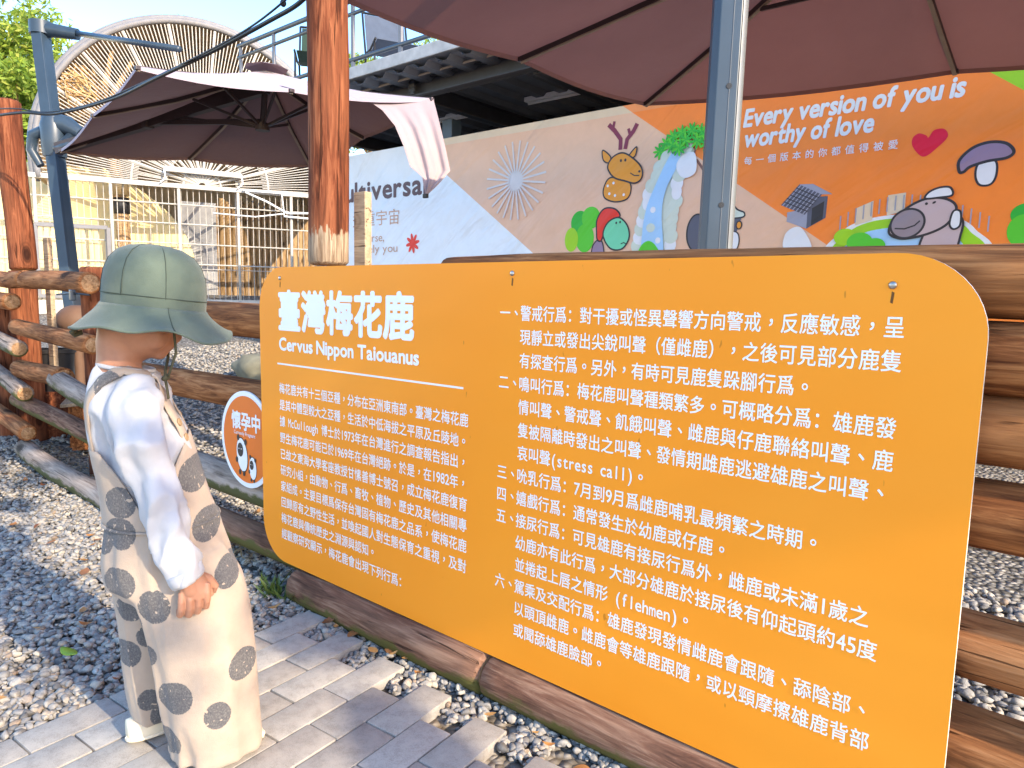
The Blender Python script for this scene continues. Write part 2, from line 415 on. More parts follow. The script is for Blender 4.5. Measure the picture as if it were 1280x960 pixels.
# pavement of concrete pavers in a running bond, its ragged end towards the fence
E1 = Vector((0.9958, 0.0915, 0)); E2 = Vector((-0.0915, 0.9958, 0))
def paver_mat():
    k = Nodes('concrete_paver').p(0.85, 0, 0.25)
    mp = k.coords(); ge = k.add('NewGeometry')
    n = k.noise(mp.outputs[0], 26, 8, 0.7); n2 = k.noise(mp.outputs[0], 420, 3, 0.6)
    base = k.ramp(ge.outputs['Random Per Island'], [(0, (0.335, 0.305, 0.27)), (0.5, (0.385, 0.355, 0.315)), (1, (0.435, 0.405, 0.36))])
    f = k.math('ADD', k.math('MULTIPLY', n, 0.6), k.math('MULTIPLY', n2, 0.4))
    c = k.mix(1.0, base, k.ramp(f, [(0.36, (0.66, 0.65, 0.64)), (0.52, (0.98, 0.98, 0.98)), (0.64, (1.1, 1.09, 1.07))]), 'MULTIPLY')
    st = k.ramp(k.noise(mp.outputs[0], 6, 5, 0.7), [(0.55, (0, 0, 0)), (0.75, (1, 1, 1))])
    c = k.mix(k.math('MULTIPLY', st, 0.35), c, (0.30, 0.26, 0.21))
    k.setc(c); k.bump(n2, 0.25, 0.002); return k.m
MT['paver'] = paver_mat()
pv = MB(); PAVERS = []
for kx in range(-2, 15):
    x0 = 0.531+0.0985*kx; end = -0.066-0.0085*kx-(0.1035 if kx % 2 else 0)
    o0 = Vector((x0, -0.066, 0))
    e2end = (end-(-0.066))
    for j in range(16):
        top = e2end-0.207*j
        c = o0+E1*0.0485+E2*(top-0.1025)
        PAVERS.append(c)
        tz = rng.uniform(-0.0015, 0.0015)
        R = Matrix((E1, E2, Vector((0, 0, 1)))).transposed() @ Matrix.Rotation(rng.uniform(-.006, .006), 3, 'Z') @ Matrix.Rotation(rng.uniform(-.006, .006), 3, 'X')
        pv.box((c.x, c.y, -0.031+tz), (0.0945, 0.2035, 0.06), R, 0.0045)
po = pv.build('pavement', MT['paver'], angle=30); tag(po, kind='structure')
def on_paving(x, y, m=0.0):
    q = Vector((x-0.531, y+0.066, 0)); a = q.dot(E1); b = q.dot(E2)
    kx = math.floor(a/0.0985)
    if a < -0.197-m or kx > 14: return False
    e = -0.0085*kx-(0.1035 if kx % 2 else 0)
    return b < e+m

# loose stones
def stone_proto(sub):
    bm = bmesh.new(); bmesh.ops.create_icosphere(bm, subdivisions=sub, radius=1)
    v = np.array([x.co[:] for x in bm.verts]); f = np.array([[q.index for q in t.verts] for t in bm.faces]); bm.free(); return v, f
def stones(name, pts, sizes, sub, mat, seed, kind='stuff'):
    pv_, pf = stone_proto(sub); n = len(pts); g = np.random.default_rng(seed)
    K = 24; protos = []
    for i in range(K):
        d = pv_.copy()
        d *= (1+0.20*vnoise(d*1.7, i)[:, None]+0.10*vnoise(d*3.7, i+50)[:, None])
        for _ in range(6):                                        # broken faces
            nrm = g.normal(size=3); nrm /= np.linalg.norm(nrm); h = g.uniform(0.42, 0.80)
            ex = d@nrm-h; d -= np.where(ex > 0, ex, 0)[:, None]*nrm*0.97
        d *= np.array([1, g.uniform(.62, .9), g.uniform(.42, .68)]); protos.append(d)
    P = np.array(protos)[g.integers(0, K, n)]
    a, b = g.uniform(0, 2*pi, n), g.normal(0, 0.35, n)
    ca, sa, cb, sb = np.cos(a), np.sin(a), np.cos(b), np.sin(b)
    x, y, z = P[..., 0], P[..., 1], P[..., 2]
    y, z = y*cb[:, None]-z*sb[:, None], y*sb[:, None]+z*cb[:, None]
    x, y = x*ca[:, None]-y*sa[:, None], x*sa[:, None]+y*ca[:, None]
    W = np.stack([x, y, z], -1)*np.asarray(sizes)[:, None, None]+np.asarray(pts)[:, None, :]
    nv, nf = len(pv_), len(pf)
    FF = (pf[None]+(np.arange(n)*nv)[:, None, None]).reshape(-1, 3)
    me = bpy.data.meshes.new(name); me.vertices.add(n*nv); me.vertices.foreach_set('co', W.reshape(-1).astype(np.float32))
    m = len(FF); me.loops.add(m*3); me.loops.foreach_set('vertex_index', FF.reshape(-1).astype(np.int32))
    me.polygons.add(m); me.polygons.foreach_set('loop_start', np.arange(0, m*3, 3, dtype=np.int32))
    try: me.polygons.foreach_set('loop_total', np.full(m, 3, dtype=np.int32))
    except Exception: pass
    me.polygons.foreach_set('use_smooth', np.ones(m, dtype=bool)); me.update(); me.validate()
    o = link(name, me, mat); tag(o, kind=kind); return o
def stone_mat():
    k = Nodes('grey_gravel_stone').p(0.75, 0, 0.3)
    ge = k.add('NewGeometry'); mp = k.coords()
    c = k.ramp(ge.outputs['Random Per Island'], [(0, (0.135, 0.13, 0.125)), (0.22, (0.24, 0.23, 0.22)), (0.5, (0.335, 0.315, 0.29)), (0.72, (0.40, 0.365, 0.315)), (0.9, (0.47, 0.42, 0.35)), (0.97, (0.30, 0.21, 0.14)), (1, (0.52, 0.49, 0.44))])
    n = k.noise(mp.outputs[0], 130, 5, 0.6)
    c = k.mix(1.0, c, k.ramp(n, [(0.3, (0.75, 0.75, 0.75)), (0.7, (1.15, 1.13, 1.1))]), 'MULTIPLY')
    k.setc(c); k.bump(n, 0.35, 0.003); return k.m
MT['stone'] = stone_mat()
near, mid, far = [], [], []
def sc(n, x0, x1, y0, y1, out, lo, hi, z=0.0, skip=None, cam_lim=None):
    for _ in range(n):
        x, y = rng.uniform(x0, x1), rng.uniform(y0, y1)
        s = lo+(hi-lo)*rng.random()**1.6
        if on_paving(x, y, s*0.72): continue
        if skip and skip(x, y): continue
        out.append((x, y, float(gz(x, y))+z+rng.uniform(0.0, 0.017)+s*0.15, s))
sc(17500, -1.6, 0.55, -1.05, 0.0, near, 0.0065, 0.019)
sc(4200, 0.45, 2.15, -0.26, 0.0, near, 0.007, 0.019)
sc(16000, -4.2, -1.4, -1.3, 0.25, mid, 0.0085, 0.019)
sc(9000, -1.6, 0.6, 0.05, 0.9, mid, 0.010, 0.021)
sc(7500, 1.7, 3.3, 0.02, 1.7, mid, 0.011, 0.025)
sc(9000, 2.2, 3.6, 1.5, 3.6, far, 0.013, 0.026)
sc(15000, -6.5, -1.5, 0.3, 3.6, far, 0.013, 0.026)
for nm, a, sub, sd_ in (('gravel', near, 2, 1), ('gravel', mid, 1, 2), ('gravel', far, 1, 3)):
    a = np.array(a); stones(nm, a[:, :3], a[:, 3], sub, MT['stone'], sd_)

# fallen leaves and wood chips
def leaf_mat(name, cols, trans=0.25):
    k = Nodes(name).p(0.6, 0, 0.3); ge = k.add('NewGeometry')
    k.setc(k.ramp(ge.outputs['Random Per Island'], [(i/(len(cols)-1), c) for i, c in enumerate(cols)]))
    if trans:
        tr = k.add('BsdfTranslucent'); mx = k.add('MixShader'); mx.inputs[0].default_value = trans
        src = k.b.inputs['Base Color'].links[0].from_socket; k.ln(src, tr.inputs[0])
        k.ln(k.b.outputs[0], mx.inputs[1]); k.ln(tr.outputs[0], mx.inputs[2]); k.ln(mx.outputs[0], k.out.inputs[0])
    return k.m
MT['dead_leaf'] = leaf_mat('dead_leaf', [(0.20, 0.07, 0.03), (0.42, 0.17, 0.05), (0.55, 0.30, 0.10), (0.30, 0.13, 0.06), (0.48, 0.22, 0.05)], 0.15)
MT['straw'] = leaf_mat('dry_straw', [(0.20, 0.13, 0.06), (0.34, 0.24, 0.12), (0.44, 0.33, 0.18), (0.16, 0.10, 0.05)], 0)
def leaf_shape(mb, c, L, W, yaw, curl, tilt=0.0, lobes=0):
    n = 7; a, b = [], []
    for i in range(n):
        t = i/(n-1); w = W*sin(pi*min(1, t*0.93+0.04))**0.8*(1+0.22*lobes*sin(t*20))
        z = curl*(t-0.5)**2*4*L*0.4
        for sgn, arr in ((-1, a), (1, b)):
            p = Vector(((t-0.5)*L, sgn*w, z+abs(curl)*w*0.6)); arr.append(p)
    R = Matrix.Rotation(yaw, 3, 'Z') @ Matrix.Rotation(tilt, 3, 'Y'); c = Vector(c)
    midl = [Vector(((i/(n-1)-0.5)*L, 0, curl*(i/(n-1)-0.5)**2*4*L*0.4)) for i in range(n)]
    mb.grid([[c+R @ p for p in a], [c+R @ p for p in midl], [c+R @ p for p in b]])
lf = MB()
for x0, x1, y0, y1, n in ((0.42, 0.62, -0.10, -0.02, 4), (0.62, 1.5, -0.12, -0.05, 9), (-0.5, 0.35, -0.75, -0.10, 8), (-2.6, 0.1, -0.6, 0.0, 40), (0.0, 0.42, -0.95, -0.80, 9), (2.0, 3.0, 0.1, 1.4, 60), (-3.0, -0.4, 0.15, 0.8, 50)):
    for _ in range(n):
        x, y = rng.uniform(x0, x1), rng.uniform(y0, y1)
        L = rng.uniform(0.018, 0.048)
        z = 0.012 if on_paving(x, y) else float(gz(x, y))+0.032
        leaf_shape(lf, (x, y, z), L, L*rng.uniform(.2, .36), rng.uniform(0, 6.3), rng.uniform(-.3, .7), rng.uniform(-.35, .35), rng.choice((0, 1)))
lo_ = lf.build('fallen_leaves', MT['dead_leaf'], smooth=True); tag(lo_, kind='stuff')
sw = MB()
for x0, x1, y0, y1, n in ((-3.0, -0.15, 0.02, 0.26, 1500), (-0.5, 0.2, 0.12, 0.75, 900), (-3.2, -1.2, -0.45, 0.02, 500), (2.1, 3.0, 0.1, 1.0, 120)):
    for _ in range(n):
        x, y = rng.uniform(x0, x1), rng.uniform(y0, y1); L = rng.uniform(0.015, 0.05)
        leaf_shape(sw, (x, y, float(gz(x, y))+rng.uniform(0.025, 0.045)), L, rng.uniform(0.0015, 0.004), rng.uniform(0, 6.3), 0, rng.uniform(-.3, .3))
tag(sw.build('straw_litter', MT['straw']), kind='stuff')
gl = MB(); leaf_shape(gl, (0.135, -0.668, 0.022), 0.06, 0.016, 0.3, 0.3, 0.1)
MT['green_leaf'] = plain('fresh_green_leaf', (0.30, 0.42, 0.03), 0.5)
tag(solid(gl.build('green_leaf', MT['green_leaf'], smooth=True), 0.0015), 'single bright yellow-green leaf lying on shaded gravel beside the child', 'leaf')
wd = MB()
for _ in range(70):
    x, y = 0.13+rng.gauss(0, .045), -0.035+rng.gauss(0, .02)
    h = rng.uniform(.02, .06); d = Vector((rng.gauss(0, .03), rng.gauss(0, .03), h)); s_ = Vector((rng.gauss(0, 1), rng.gauss(0, 1), 0)).normalized()*0.004
    b0 = Vector((x, y, -0.01)); wd.grid([[b0-s_, b0+d*.6-s_, b0+d], [b0+s_, b0+d*.6+s_, b0+d]])
MT['grass'] = plain('dark_green_grass', (0.06, 0.10, 0.02), 0.6)
tag(wd.build('grass_tuft', MT['grass'], smooth=True), 'small tuft of dark grass below the orange board corner', 'grass')

# ------------------------------------------------------------------ the log fence
YR = 0.095                                      # rails stand behind the board
fence = empty('log_fence', (0, 0.1, -0.03)); tag(fence, 'brown stained log fence of round rails behind the orange board', 'fence')
def rail(x0, z0, x1, z1, r, mat='rail', y0=YR, y1=YR, seed=1, **kw):
    return log('rail', (x0, y0, z0), (x1, y1, z1), r, MT[mat], fence, seed, **kw)
# left bay
rail(-3.30, 1.062, -2.69, 1.056, 0.052, 'rail', .10, .08, 1)
rail(-2.72, 1.050, -1.65, 1.042, 0.053, 'rail', .085, .06, 2)
rail(-2.93, 0.775, -1.61, 0.728, 0.048, 'rail', .07, .04, 3)
rail(-2.92, 0.518, -2.10, 0.521, 0.055, 'rail', .07, .06, 4)
rail(-2.18, 0.515, -1.25, 0.395, 0.053, 'grey_log', .05, .045, 5, splinter=0.12, rough=.12)
rail(-3.06, 0.31, -1.10, 0.215, 0.05, 'edge_log', .10, .05, 6)
# bay between the posts, beside the child
rail(-1.62, 0.905, 0.35, 0.892, 0.063, 'rail_dark', .11, .095, 7, rough=.07)
rail(-1.55, 0.62, 0.30, 0.618, 0.060, 'rail', .10, .095, 8)
rail(-1.50, 0.275, 0.40, 0.268, 0.062, 'grey_log', .10, .095, 9)
rail(-1.20, 0.095, 0.30, 0.092, 0.052, 'edge_log', .07, .075, 10)
# bay behind the board
rail(0.80, 1.048, 2.95, 1.046, 0.061, 'rail_dark', .10, .10, 11, rough=.07)
rail(0.25, 0.930, 2.90, 0.922, 0.061, 'rail_dark', .095, .095, 12)
rail(0.25, 0.805, 2.95, 0.795, 0.060, 'rail_dark', .10, .10, 13)
rail(0.25, 0.675, 2.85, 0.663, 0.059, 'rail_dark', .095, .095, 14)
rail(0.30, 0.440, 2.95, 0.428, 0.058, 'rail', .095, .095, 15)
rail(0.30, 0.262, 2.24, 0.255, 0.062, 'rail', .095, .095, 16)
# low posts that carry the rails
for x, y, z1, r, sd_ in ((-3.362, 0.245, 1.12, 0.085, 21), (-1.985, 0.20, 1.125, 0.075, 22), (0.049, 0.245, 1.075, 0.08, 23), (1.45, 0.235, 1.05, 0.07, 24), (2.72, 0.235, 1.10, 0.075, 25)):
    log('post', (x, y, -0.25), (x, y, z1), r, MT['post'], fence, sd_, bend=0.004, rough=.06)
# the run of fence that turns away beyond the far post
far_f = empty('log_fence', (-4.3, 0.15, 0)); tag(far_f, 'far bay of the log fence at the left picture edge with sagging rails', 'fence')
for (a, b, r, m, s_) in (((-4.7, .10, .98), (-2.83, .04, .925), .052, 'rail', 31), ((-4.6, .10, .80), (-2.72, .03, .645), .05, 'grey_log', 32), ((-4.5, .10, .62), (-2.66, .02, .385), .05, 'grey_log', 33), ((-4.8, .10, .32), (-2.57, .0, .165), .048, 'rail', 34)):
    log('rail', a, b, r, MT[m], far_f, s_)
log('post', (-3.60, .20, -.2), (-3.60, .20, 0.90), .08, MT['post'], far_f, 35)
# two tall timber posts, each standing on the fence
p1 = log('tall_post', (0.049, 0.245, 1.108), (0.041, 0.245, 2.45), 0.0705, MT['post_bare'], None, 41, bend=0.003, rough=.045)
tag(p1, 'tall red-brown timber post with a bare grey foot rising behind the board', 'post')
p2 = log('tall_post', (-3.355, 0.245, 1.125), (-3.478, 0.245, 2.225), 0.080, MT['post'], None, 42, bend=0.006, rough=.06)
tag(p2, 'red-brown timber post at the left edge with a sawn flat top', 'post')
pk = MB(); pk.box((0.150, 0.315, 0.88), (0.062, 0.030, 0.97), None, 0.002)
tag(pk.build('plank', MT['plank']), 'pale upright plank beside the foot of the tall post', 'plank')
pk = MB(); pk.box((-3.235, 0.36, 0.90), (0.09, 0.028, 0.88), None, 0.002)
tag(pk.build('plank', MT['plank']), 'pale upright plank behind the left timber post', 'plank')
# edging logs lying on the gravel
e1 = log('edging_log', (0.185, 0.012, 0.026), (1.06, 0.016, 0.028), 0.062, MT['edge_log'], None, 51, rough=.08, bend=.004); tag(e1, 'mossy brown edging log on the gravel under the left half of the board', 'log')
e1 = log('edging_log', (1.065, 0.016, 0.028), (2.45, 0.012, 0.026), 0.059, MT['edge_log'], None, 52, rough=.08, bend=.004); tag(e1, 'brown edging log under the right half of the board', 'log')
e1 = log('edging_log', (-2.72, 0.03, 0.045), (-1.20, -0.04, 0.012), 0.055, MT['grey_log'], None, 53, rough=.09, bend=.012); tag(e1, 'weathered grey log lying on the gravel left of the child', 'log')

# ------------------------------------------------------------------ the orange board
SW_, SZ0, SZ1, SR = 2.07, 0.092, 1.0886, 0.135
def rrect(x0, x1, z0, z1, r, n=12):
    p = []
    for cx, cz, a0 in ((x1-r, z1-r, 0), (x0+r, z1-r, 90), (x0+r, z0+r, 180), (x1-r, z0+r, 270)):
        for i in range(n+1):
            a = rad(a0+90*i/n); p.append((cx+r*cos(a), cz+r*sin(a)))
    return p
def board_mat():
    k = Nodes('orange_printed_board').p(0.5, 0, 0.25)
    mp = k.coords(); n = k.noise(mp.outputs[0], 1.6, 3, 0.5)
    c = k.ramp(n, [(0.35, (0.92, 0.295, 0.014)), (0.65, (0.94, 0.325, 0.020))])
    ms = k.coords((60, 1, 22)); sp = k.ramp(k.noise(ms.outputs[0], 1.0, 2, 0.4), [(0.235, (1, 1, 1)), (0.26, (0, 0, 0))])
    c = k.mix(k.math('MULTIPLY', sp, 0.55), c, (0.38, 0.13, 0.01))
    k.setc(c)
    wv = k.add('TexWave'); wv.wave_type = 'BANDS'; wv.bands_direction = 'Z'; wv.inputs['Scale'].default_value = 42; wv.inputs['Distortion'].default_value = 0.3
    mw = k.coords(rot=(0, 0.0, 0)); k.ln(mw.outputs[0], wv.inputs['Vector'])
    mb_ = k.coords((0.7, 1, 2.6), rot=(0, rad(-24), 0)); wr = k.noise(mb_.outputs[0], 1.3, 2, 0.4)
    h = k.math('ADD', k.math('MULTIPLY', wv.outputs['Fac'], 0.00001), k.math('MULTIPLY', wr, 0.02))
    b = k.add('Bump'); b.inputs['Strength'].default_value = 0.6; b.inputs['Distance'].default_value = 1.0
    k.ln(h, b.inputs['Height']); k.ln(b.outputs[0], k.b.inputs['Normal'])
    return k.m
MT['board'] = board_mat()
MT['board_edge'] = plain('white_board_edge', (0.85, 0.78, 0.68), 0.5)
rr = rrect(0, SW_, SZ0, SZ1, SR)
bd = MB(); nB = len(rr); y0, y1 = -0.004, 0.006
bd._add([(x, y0, z) for x, z in rr]+[(x, y1, z) for x, z in rr], [tuple(range(nB-1, -1, -1)), tuple(nB+i for i in range(nB))])
bd.cur = 1; bd._add([(x, y0, z) for x, z in rr]+[(x, y1, z) for x, z in rr], [(i, (i+1) % nB, nB+(i+1) % nB, nB+i) for i in range(nB)])
board = bd.build('information_board', [MT['board'], MT['board_edge']])
tag(board, 'large orange information board with white Chinese text on the log fence', 'sign')
YT = -0.0045
place = lambda x, z: (x, YT, z)
t = MB(); put(t, '臺灣梅花鹿', WT, 0.113, 0.896, 0.1335, 0.137, place); t.build('title_lettering', MT['white'], board)
t = MB(); xe = put(t, 'Cervus Nippon Taiouanus', WS, 0.119, 0.819, 0.0655, 0.058, place, mono=False, lat=0.088)
SUBW = xe-0.119
for i in range(len(t.v)): t.v[i] = (0.119+(t.v[i][0]-0.119)*0.682/SUBW, t.v[i][1], t.v[i][2])
t.build('subtitle_lettering', MT['white'], board)
t = MB(); t.box((0.535, YT, 0.7725), (0.857, 0.0012, 0.0052)); t.build('divider_line', MT['white'], board)
t = MB()
for i, row in enumerate(LEFT_ROWS): put(t, row, WB, 0.1135, 0.6765-0.0555*i, 0.0335, 0.0385, place)
t.build('left_paragraph_lettering', MT['white'], board)
t = MB()
for i, (a, b) in enumerate(RIGHT_ROWS):
    z = 0.954-0.0557*i
    if a: put(t, a, WB, 1.083, z, 0.034, 0.0385, place)
    put(t, b, WB, 1.1465, z, 0.0338, 0.0385, place)
t.build('right_paragraph_lettering', MT['white'], board)
for x, z in ((0.128, 1.053), (1.119, 1.0616), (1.933, 1.0366)):
    s_ = MB(); s_.loft([[(x+rx*cos(a*pi/6), YT-d, z+rx*sin(a*pi/6)) for a in range(12)] for rx, d in ((0.0065, -0.001), (0.0065, 0.0015), (0.004, 0.003), (0.001, 0.0034))]); s_.build('screw', MT['screw'], board, smooth=True)
    s_ = MB(); s_._add([(x-0.002, YT, z-0.028), (x+0.002, YT, z-0.030), (x+0.0035, YT, z-0.012), (x-0.0005, YT, z-0.010)], [(0, 1, 2, 3)]); s_.build('rust_streak', MT['rust'], board)

# ------------------------------------------------------------------ small round sign
MT['sign_orange'] = plain('deep_orange_print', (0.80, 0.17, 0.012), 0.45, var=0.04)
MT['ink'] = plain('dark_brown_ink', (0.03, 0.025, 0.025), 0.5)
def disc(mb, cx, cz, rx, rz, y, n=40, rot=0.0):
    c, s_ = cos(rot), sin(rot); pts = [(rx*cos(2*pi*i/n), rz*sin(2*pi*i/n)) for i in range(n)]
    mb._add([(cx+a*c-b*s_, y, cz+a*s_+b*c) for a, b in pts], [tuple(range(n-1, -1, -1))])
def plate(mb, cx, cz, r, y0, y1, n=56):
    mb.loft([[(cx+r*cos(2*pi*i/n), y, cz+r*sin(2*pi*i/n)) for i in range(n)] for y in (y1, y0)])
RX, RZ, RY = -0.152, 0.473, 0.022
t = MB(); plate(t, RX, RZ, 0.178, RY, RY+0.006)
rs = t.build('round_sign', MT['white'], angle=40); tag(rs, 'round orange sign with two white sheep hanging beside the board', 'sign')
t = MB(); disc(t, RX, RZ, 0.160, 0.160, RY-0.001, 56); t.build('orange_field', MT['sign_orange'], rs)
t = MB(); put(t, '懷孕中', 0.034, RX-0.098, RZ+0.040, 0.068, 0.070, lambda x, z: (x, RY-0.002, z))
q = MB(); put(q, 'Currently Pregnant', 0.01, RX-0.082, RZ+0.014, 0.019, 0.019, lambda x, z: (x, RY-0.002, z), mono=False, lat=0.07)
t._add(q.v, q.f); t.build('lettering', MT['white'], rs)
t = MB()
def sheep(cx, cz, s_, lean):
    for wgt, mi, y in ((1.06, 1, -0.0018), (1.0, 0, -0.0026)):
        t.cur = mi; disc(t, cx, cz, 0.036*s_*wgt, 0.062*s_*wgt, RY+y, 36, lean)
    t.cur = 1
    disc(t, cx-0.010*s_, cz+0.018*s_, 0.020*s_, 0.026*s_, RY-0.0034, 28)
    for dx, dz, w in ((-0.024, 0.062, 0.009), (0.026, 0.05, 0.009), (-0.036, -0.022, 0.009), (-0.016, -0.066, 0.008), (0.012, -0.068, 0.008)):
        disc(t, cx+dx*s_, cz+dz*s_, w*s_, w*1.3*s_, RY-0.003, 16)
    t.cur = 0
    for dx in (-0.018, -0.002): disc(t, cx+dx*s_, cz+0.022*s_, 0.0035*s_, 0.002*s_, RY-0.0042, 10)
sheep(RX-0.028, RZ-0.060, 1.0, 0.18); sheep(RX+0.045, RZ-0.100, 0.66, 0.05)
t.build('sheep_print', [MT['white'], MT['ink']], rs)

# ------------------------------------------------------------------ the child
SKIN = Nodes('child_skin').p(0.5, 0, 0.35)
_mp = SKIN.coords(); SKIN.setc(SKIN.ramp(SKIN.noise(_mp.outputs[0], 22, 4, 0.6), [(0.3, (0.35, 0.165, 0.10)), (0.7, (0.42, 0.21, 0.13))]))
SKIN.b.inputs['Subsurface Weight'].default_value = 0.12; SKIN.b.inputs['Subsurface Radius'].default_value = (0.02, 0.008, 0.005)
MT['skin'] = SKIN.m
def cloth(name, c, var=0.06, weave=900, bump=0.25, rough=0.9):
    k = Nodes(name).p(rough, 0, 0.15); mp = k.coords()
    k.setc(k.ramp(k.noise(mp.outputs[0], 30, 5, 0.6), [(0.3, tuple(x*(1-var) for x in c)), (0.7, tuple(min(.9, x*(1+var)) for x in c))]))
    k.b.inputs['Sheen Weight'].default_value = 0.15
    k.bump(k.math('ADD', k.noise(mp.outputs[0], weave, 2, 0.5), k.math('MULTIPLY', k.noise(mp.outputs[0], 38, 4, 0.55), 2.2)), bump, 0.004); return k
MT['shirt'] = cloth('white_cotton', (0.44, 0.44, 0.46), 0.03).m
MT['hat'] = cloth('sage_green_cotton', (0.098, 0.125, 0.097), 0.09).m
MT['seam'] = plain('dark_seam_thread', (0.045, 0.06, 0.045), 0.9)
MT['cord'] = plain('olive_cord', (0.07, 0.065, 0.035), 0.8)
MT['button'] = plain('tan_button', (0.33, 0.22, 0.12), 0.35)
MT['shoe'] = plain('cream_rubber', (0.72, 0.63, 0.47), 0.5)
MT['shoe_print'] = plain('yellow_print', (0.65, 0.62, 0.04), 0.5)
# dots printed on the linen, as (x, z, radius) in the child's own frame
DOTS = [(-0.117, 0.588, 0.031), (-0.120, 0.525, 0.031), (-0.162, 0.500, 0.026), (0.028, 0.628, 0.034), (0.050, 0.522, 0.032), (0.112, 0.520, 0.030), (-0.126, 0.423, 0.032), (-0.060, 0.380, 0.033), (-0.114, 0.336, 0.030), (0.088, 0.424, 0.028),
        (-0.125, 0.228, 0.030), (-0.025, 0.183, 0.035), (0.058, 0.137, 0.029), (-0.082, 0.268, 0.024), (0.115, 0.227, 0.032), (-0.051, 0.070, 0.034), (-0.085, 0.114, 0.025), (-0.130, 0.815, 0.029), (-0.185, 0.36, 0.026)]
def linen():
    k = cloth('oatmeal_linen_with_grey_dots', (0.40, 0.318, 0.25), 0.05, 700, 0.3)
    base = k.b.inputs['Base Color'].links[0].from_socket
    tc = k.add('TexCoord'); sp = k.add('SeparateXYZ'); k.ln(tc.outputs['Object'], sp.inputs[0])
    mp = k.coords(); nz = k.noise(mp.outputs[0], 260, 3, 0.7); n2 = k.noise(mp.outputs[0], 70, 3, 0.6); nw = k.math('MULTIPLY', k.math('SUBTRACT', k.math('ADD', k.math('MULTIPLY', nz, .7), k.math('MULTIPLY', n2, .3)), 0.5), 0.007)
    acc = None
    for x, z, r in DOTS:
        if r <= 0: continue
        dx = k.math('SUBTRACT', sp.outputs['X'], x); dz = k.math('MULTIPLY', k.math('SUBTRACT', sp.outputs['Z'], z), 0.94)
        d = k.math('SQRT', k.math('ADD', k.math('MULTIPLY', dx, dx), k.math('MULTIPLY', dz, dz)))
        e = k.math('SUBTRACT', r, k.math('ADD', d, nw))
        acc = e if acc is None else k.math('MAXIMUM', acc, e)
    m = k.math('MULTIPLY', acc, 700, clamp=True)
    ms = k.coords((95, 95, 95)); holes = k.ramp(k.noise(ms.outputs[0], 1.0, 1, 0.3), [(0.70, (1, 1, 1)), (0.72, (0, 0, 0))])
    m = k.math('MULTIPLY', m, holes)
    ink = k.ramp(nz, [(0.32, (0.075, 0.074, 0.080)), (0.55, (0.12, 0.115, 0.115)), (0.72, (0.21, 0.195, 0.18))])
    k.setc(k.mix(m, base, ink)); return k.m
MT['linen'] = linen()

CH = (0.725, -0.619, 0.0)
person = empty('person', CH, rad(40.1+24.9)); person.scale = (0.925, 0.97, 1.0)
tag(person, 'small child in a sage green bucket hat and dotted linen dungarees reading the board', 'person')
def ell(cx, cy, z, rx, ry, n=40, tilt=0.0, sq=2.0, fold=0.0, fp=0.0, fn=9):
    r = []
    for k in range(n):
        th = 2*pi*k/n; c, s_ = cos(th), sin(th)
        q = (abs(c)**sq+abs(s_)**sq)**(-1/sq)
        q *= 1+fold*sin(fn*th+fp)+fold*0.6*sin((fn*2-3)*th+fp*2.3)
        r.append(Vector((cx+rx*q*c, cy+ry*q*s_, z+tilt*rx*c)))
    return r
def sleeve_path(side):     # side -1: the near (right) arm, +1: the far arm
    if side < 0: return [(-0.118, -0.070, 0.792), (-0.098, -0.118, 0.758), (-0.082, -0.138, 0.705), (-0.062, -0.150, 0.636), (-0.036, -0.156, 0.562), (-0.012, -0.164, 0.496), (0.010, -0.170, 0.440)]
    return [(-0.118, 0.070, 0.792), (-0.10, 0.115, 0.755), (-0.075, 0.138, 0.690), (-0.045, 0.145, 0.610), (0.0, 0.135, 0.520), (0.03, 0.12, 0.450), (0.05, 0.11, 0.40)]
# one continuous body: head, neck, trunk, limbs and hands
b = MB()
Rh = Matrix.Rotation(rad(22), 3, 'Y') @ Matrix.Rotation(rad(0), 3, 'Z')
HC = Vector((-0.113, 0.0, 0.962)); Rz = Matrix.Rotation(rad(-6), 3, 'Z')
def hp(x, y, z): return HC + Rz @ (Rh @ Vector((x, y, z)))
b.ball(HC, (0.088, 0.074, 0.104), 28, 18, Rz @ Rh)
b.ball(hp(0.024, 0, -0.038), (0.052, 0.054, 0.046), 22, 14, Rz @ Rh)           # jaw
for s_ in (-1, 1):
    b.ball(hp(0.046, 0.034*s_, -0.034), (0.031, 0.028, 0.032), 16, 12, Rz @ Rh)  # cheeks
    b.ball(hp(-0.004, 0.075*s_, -0.018), (0.016, 0.008, 0.025), 14, 10, Rz @ Rh) # ears
b.ball(hp(0.090, 0, -0.022), (0.013, 0.011, 0.012), 14, 10)                      # nose
b.ball(hp(0.081, 0, -0.044), (0.012, 0.018, 0.007), 14, 10)                      # lips
b.ball(hp(0.079, 0, -0.054), (0.011, 0.015, 0.006), 14, 10)
b.ball(hp(0.064, 0, -0.070), (0.018, 0.018, 0.014), 14, 10)                      # chin
b.tube([(-0.160, 0, 0.945), (-0.176, 0, 0.890), (-0.172, 0, 0.845), (-0.150, 0, 0.80)], [0.053, 0.046, 0.049, 0.058], 24)
b.loft([ell(-0.140, 0, 0.815, 0.05, 0.055), ell(-0.125, 0, 0.79, 0.065, 0.082), ell(-0.108, 0, 0.74, 0.078, 0.092), ell(-0.088, 0, 0.65, 0.088, 0.088), ell(-0.055, 0, 0.54, 0.095, 0.092), ell(-0.045, 0, 0.45, 0.092, 0.092), ell(-0.03, 0, 0.40, 0.07, 0.08)])
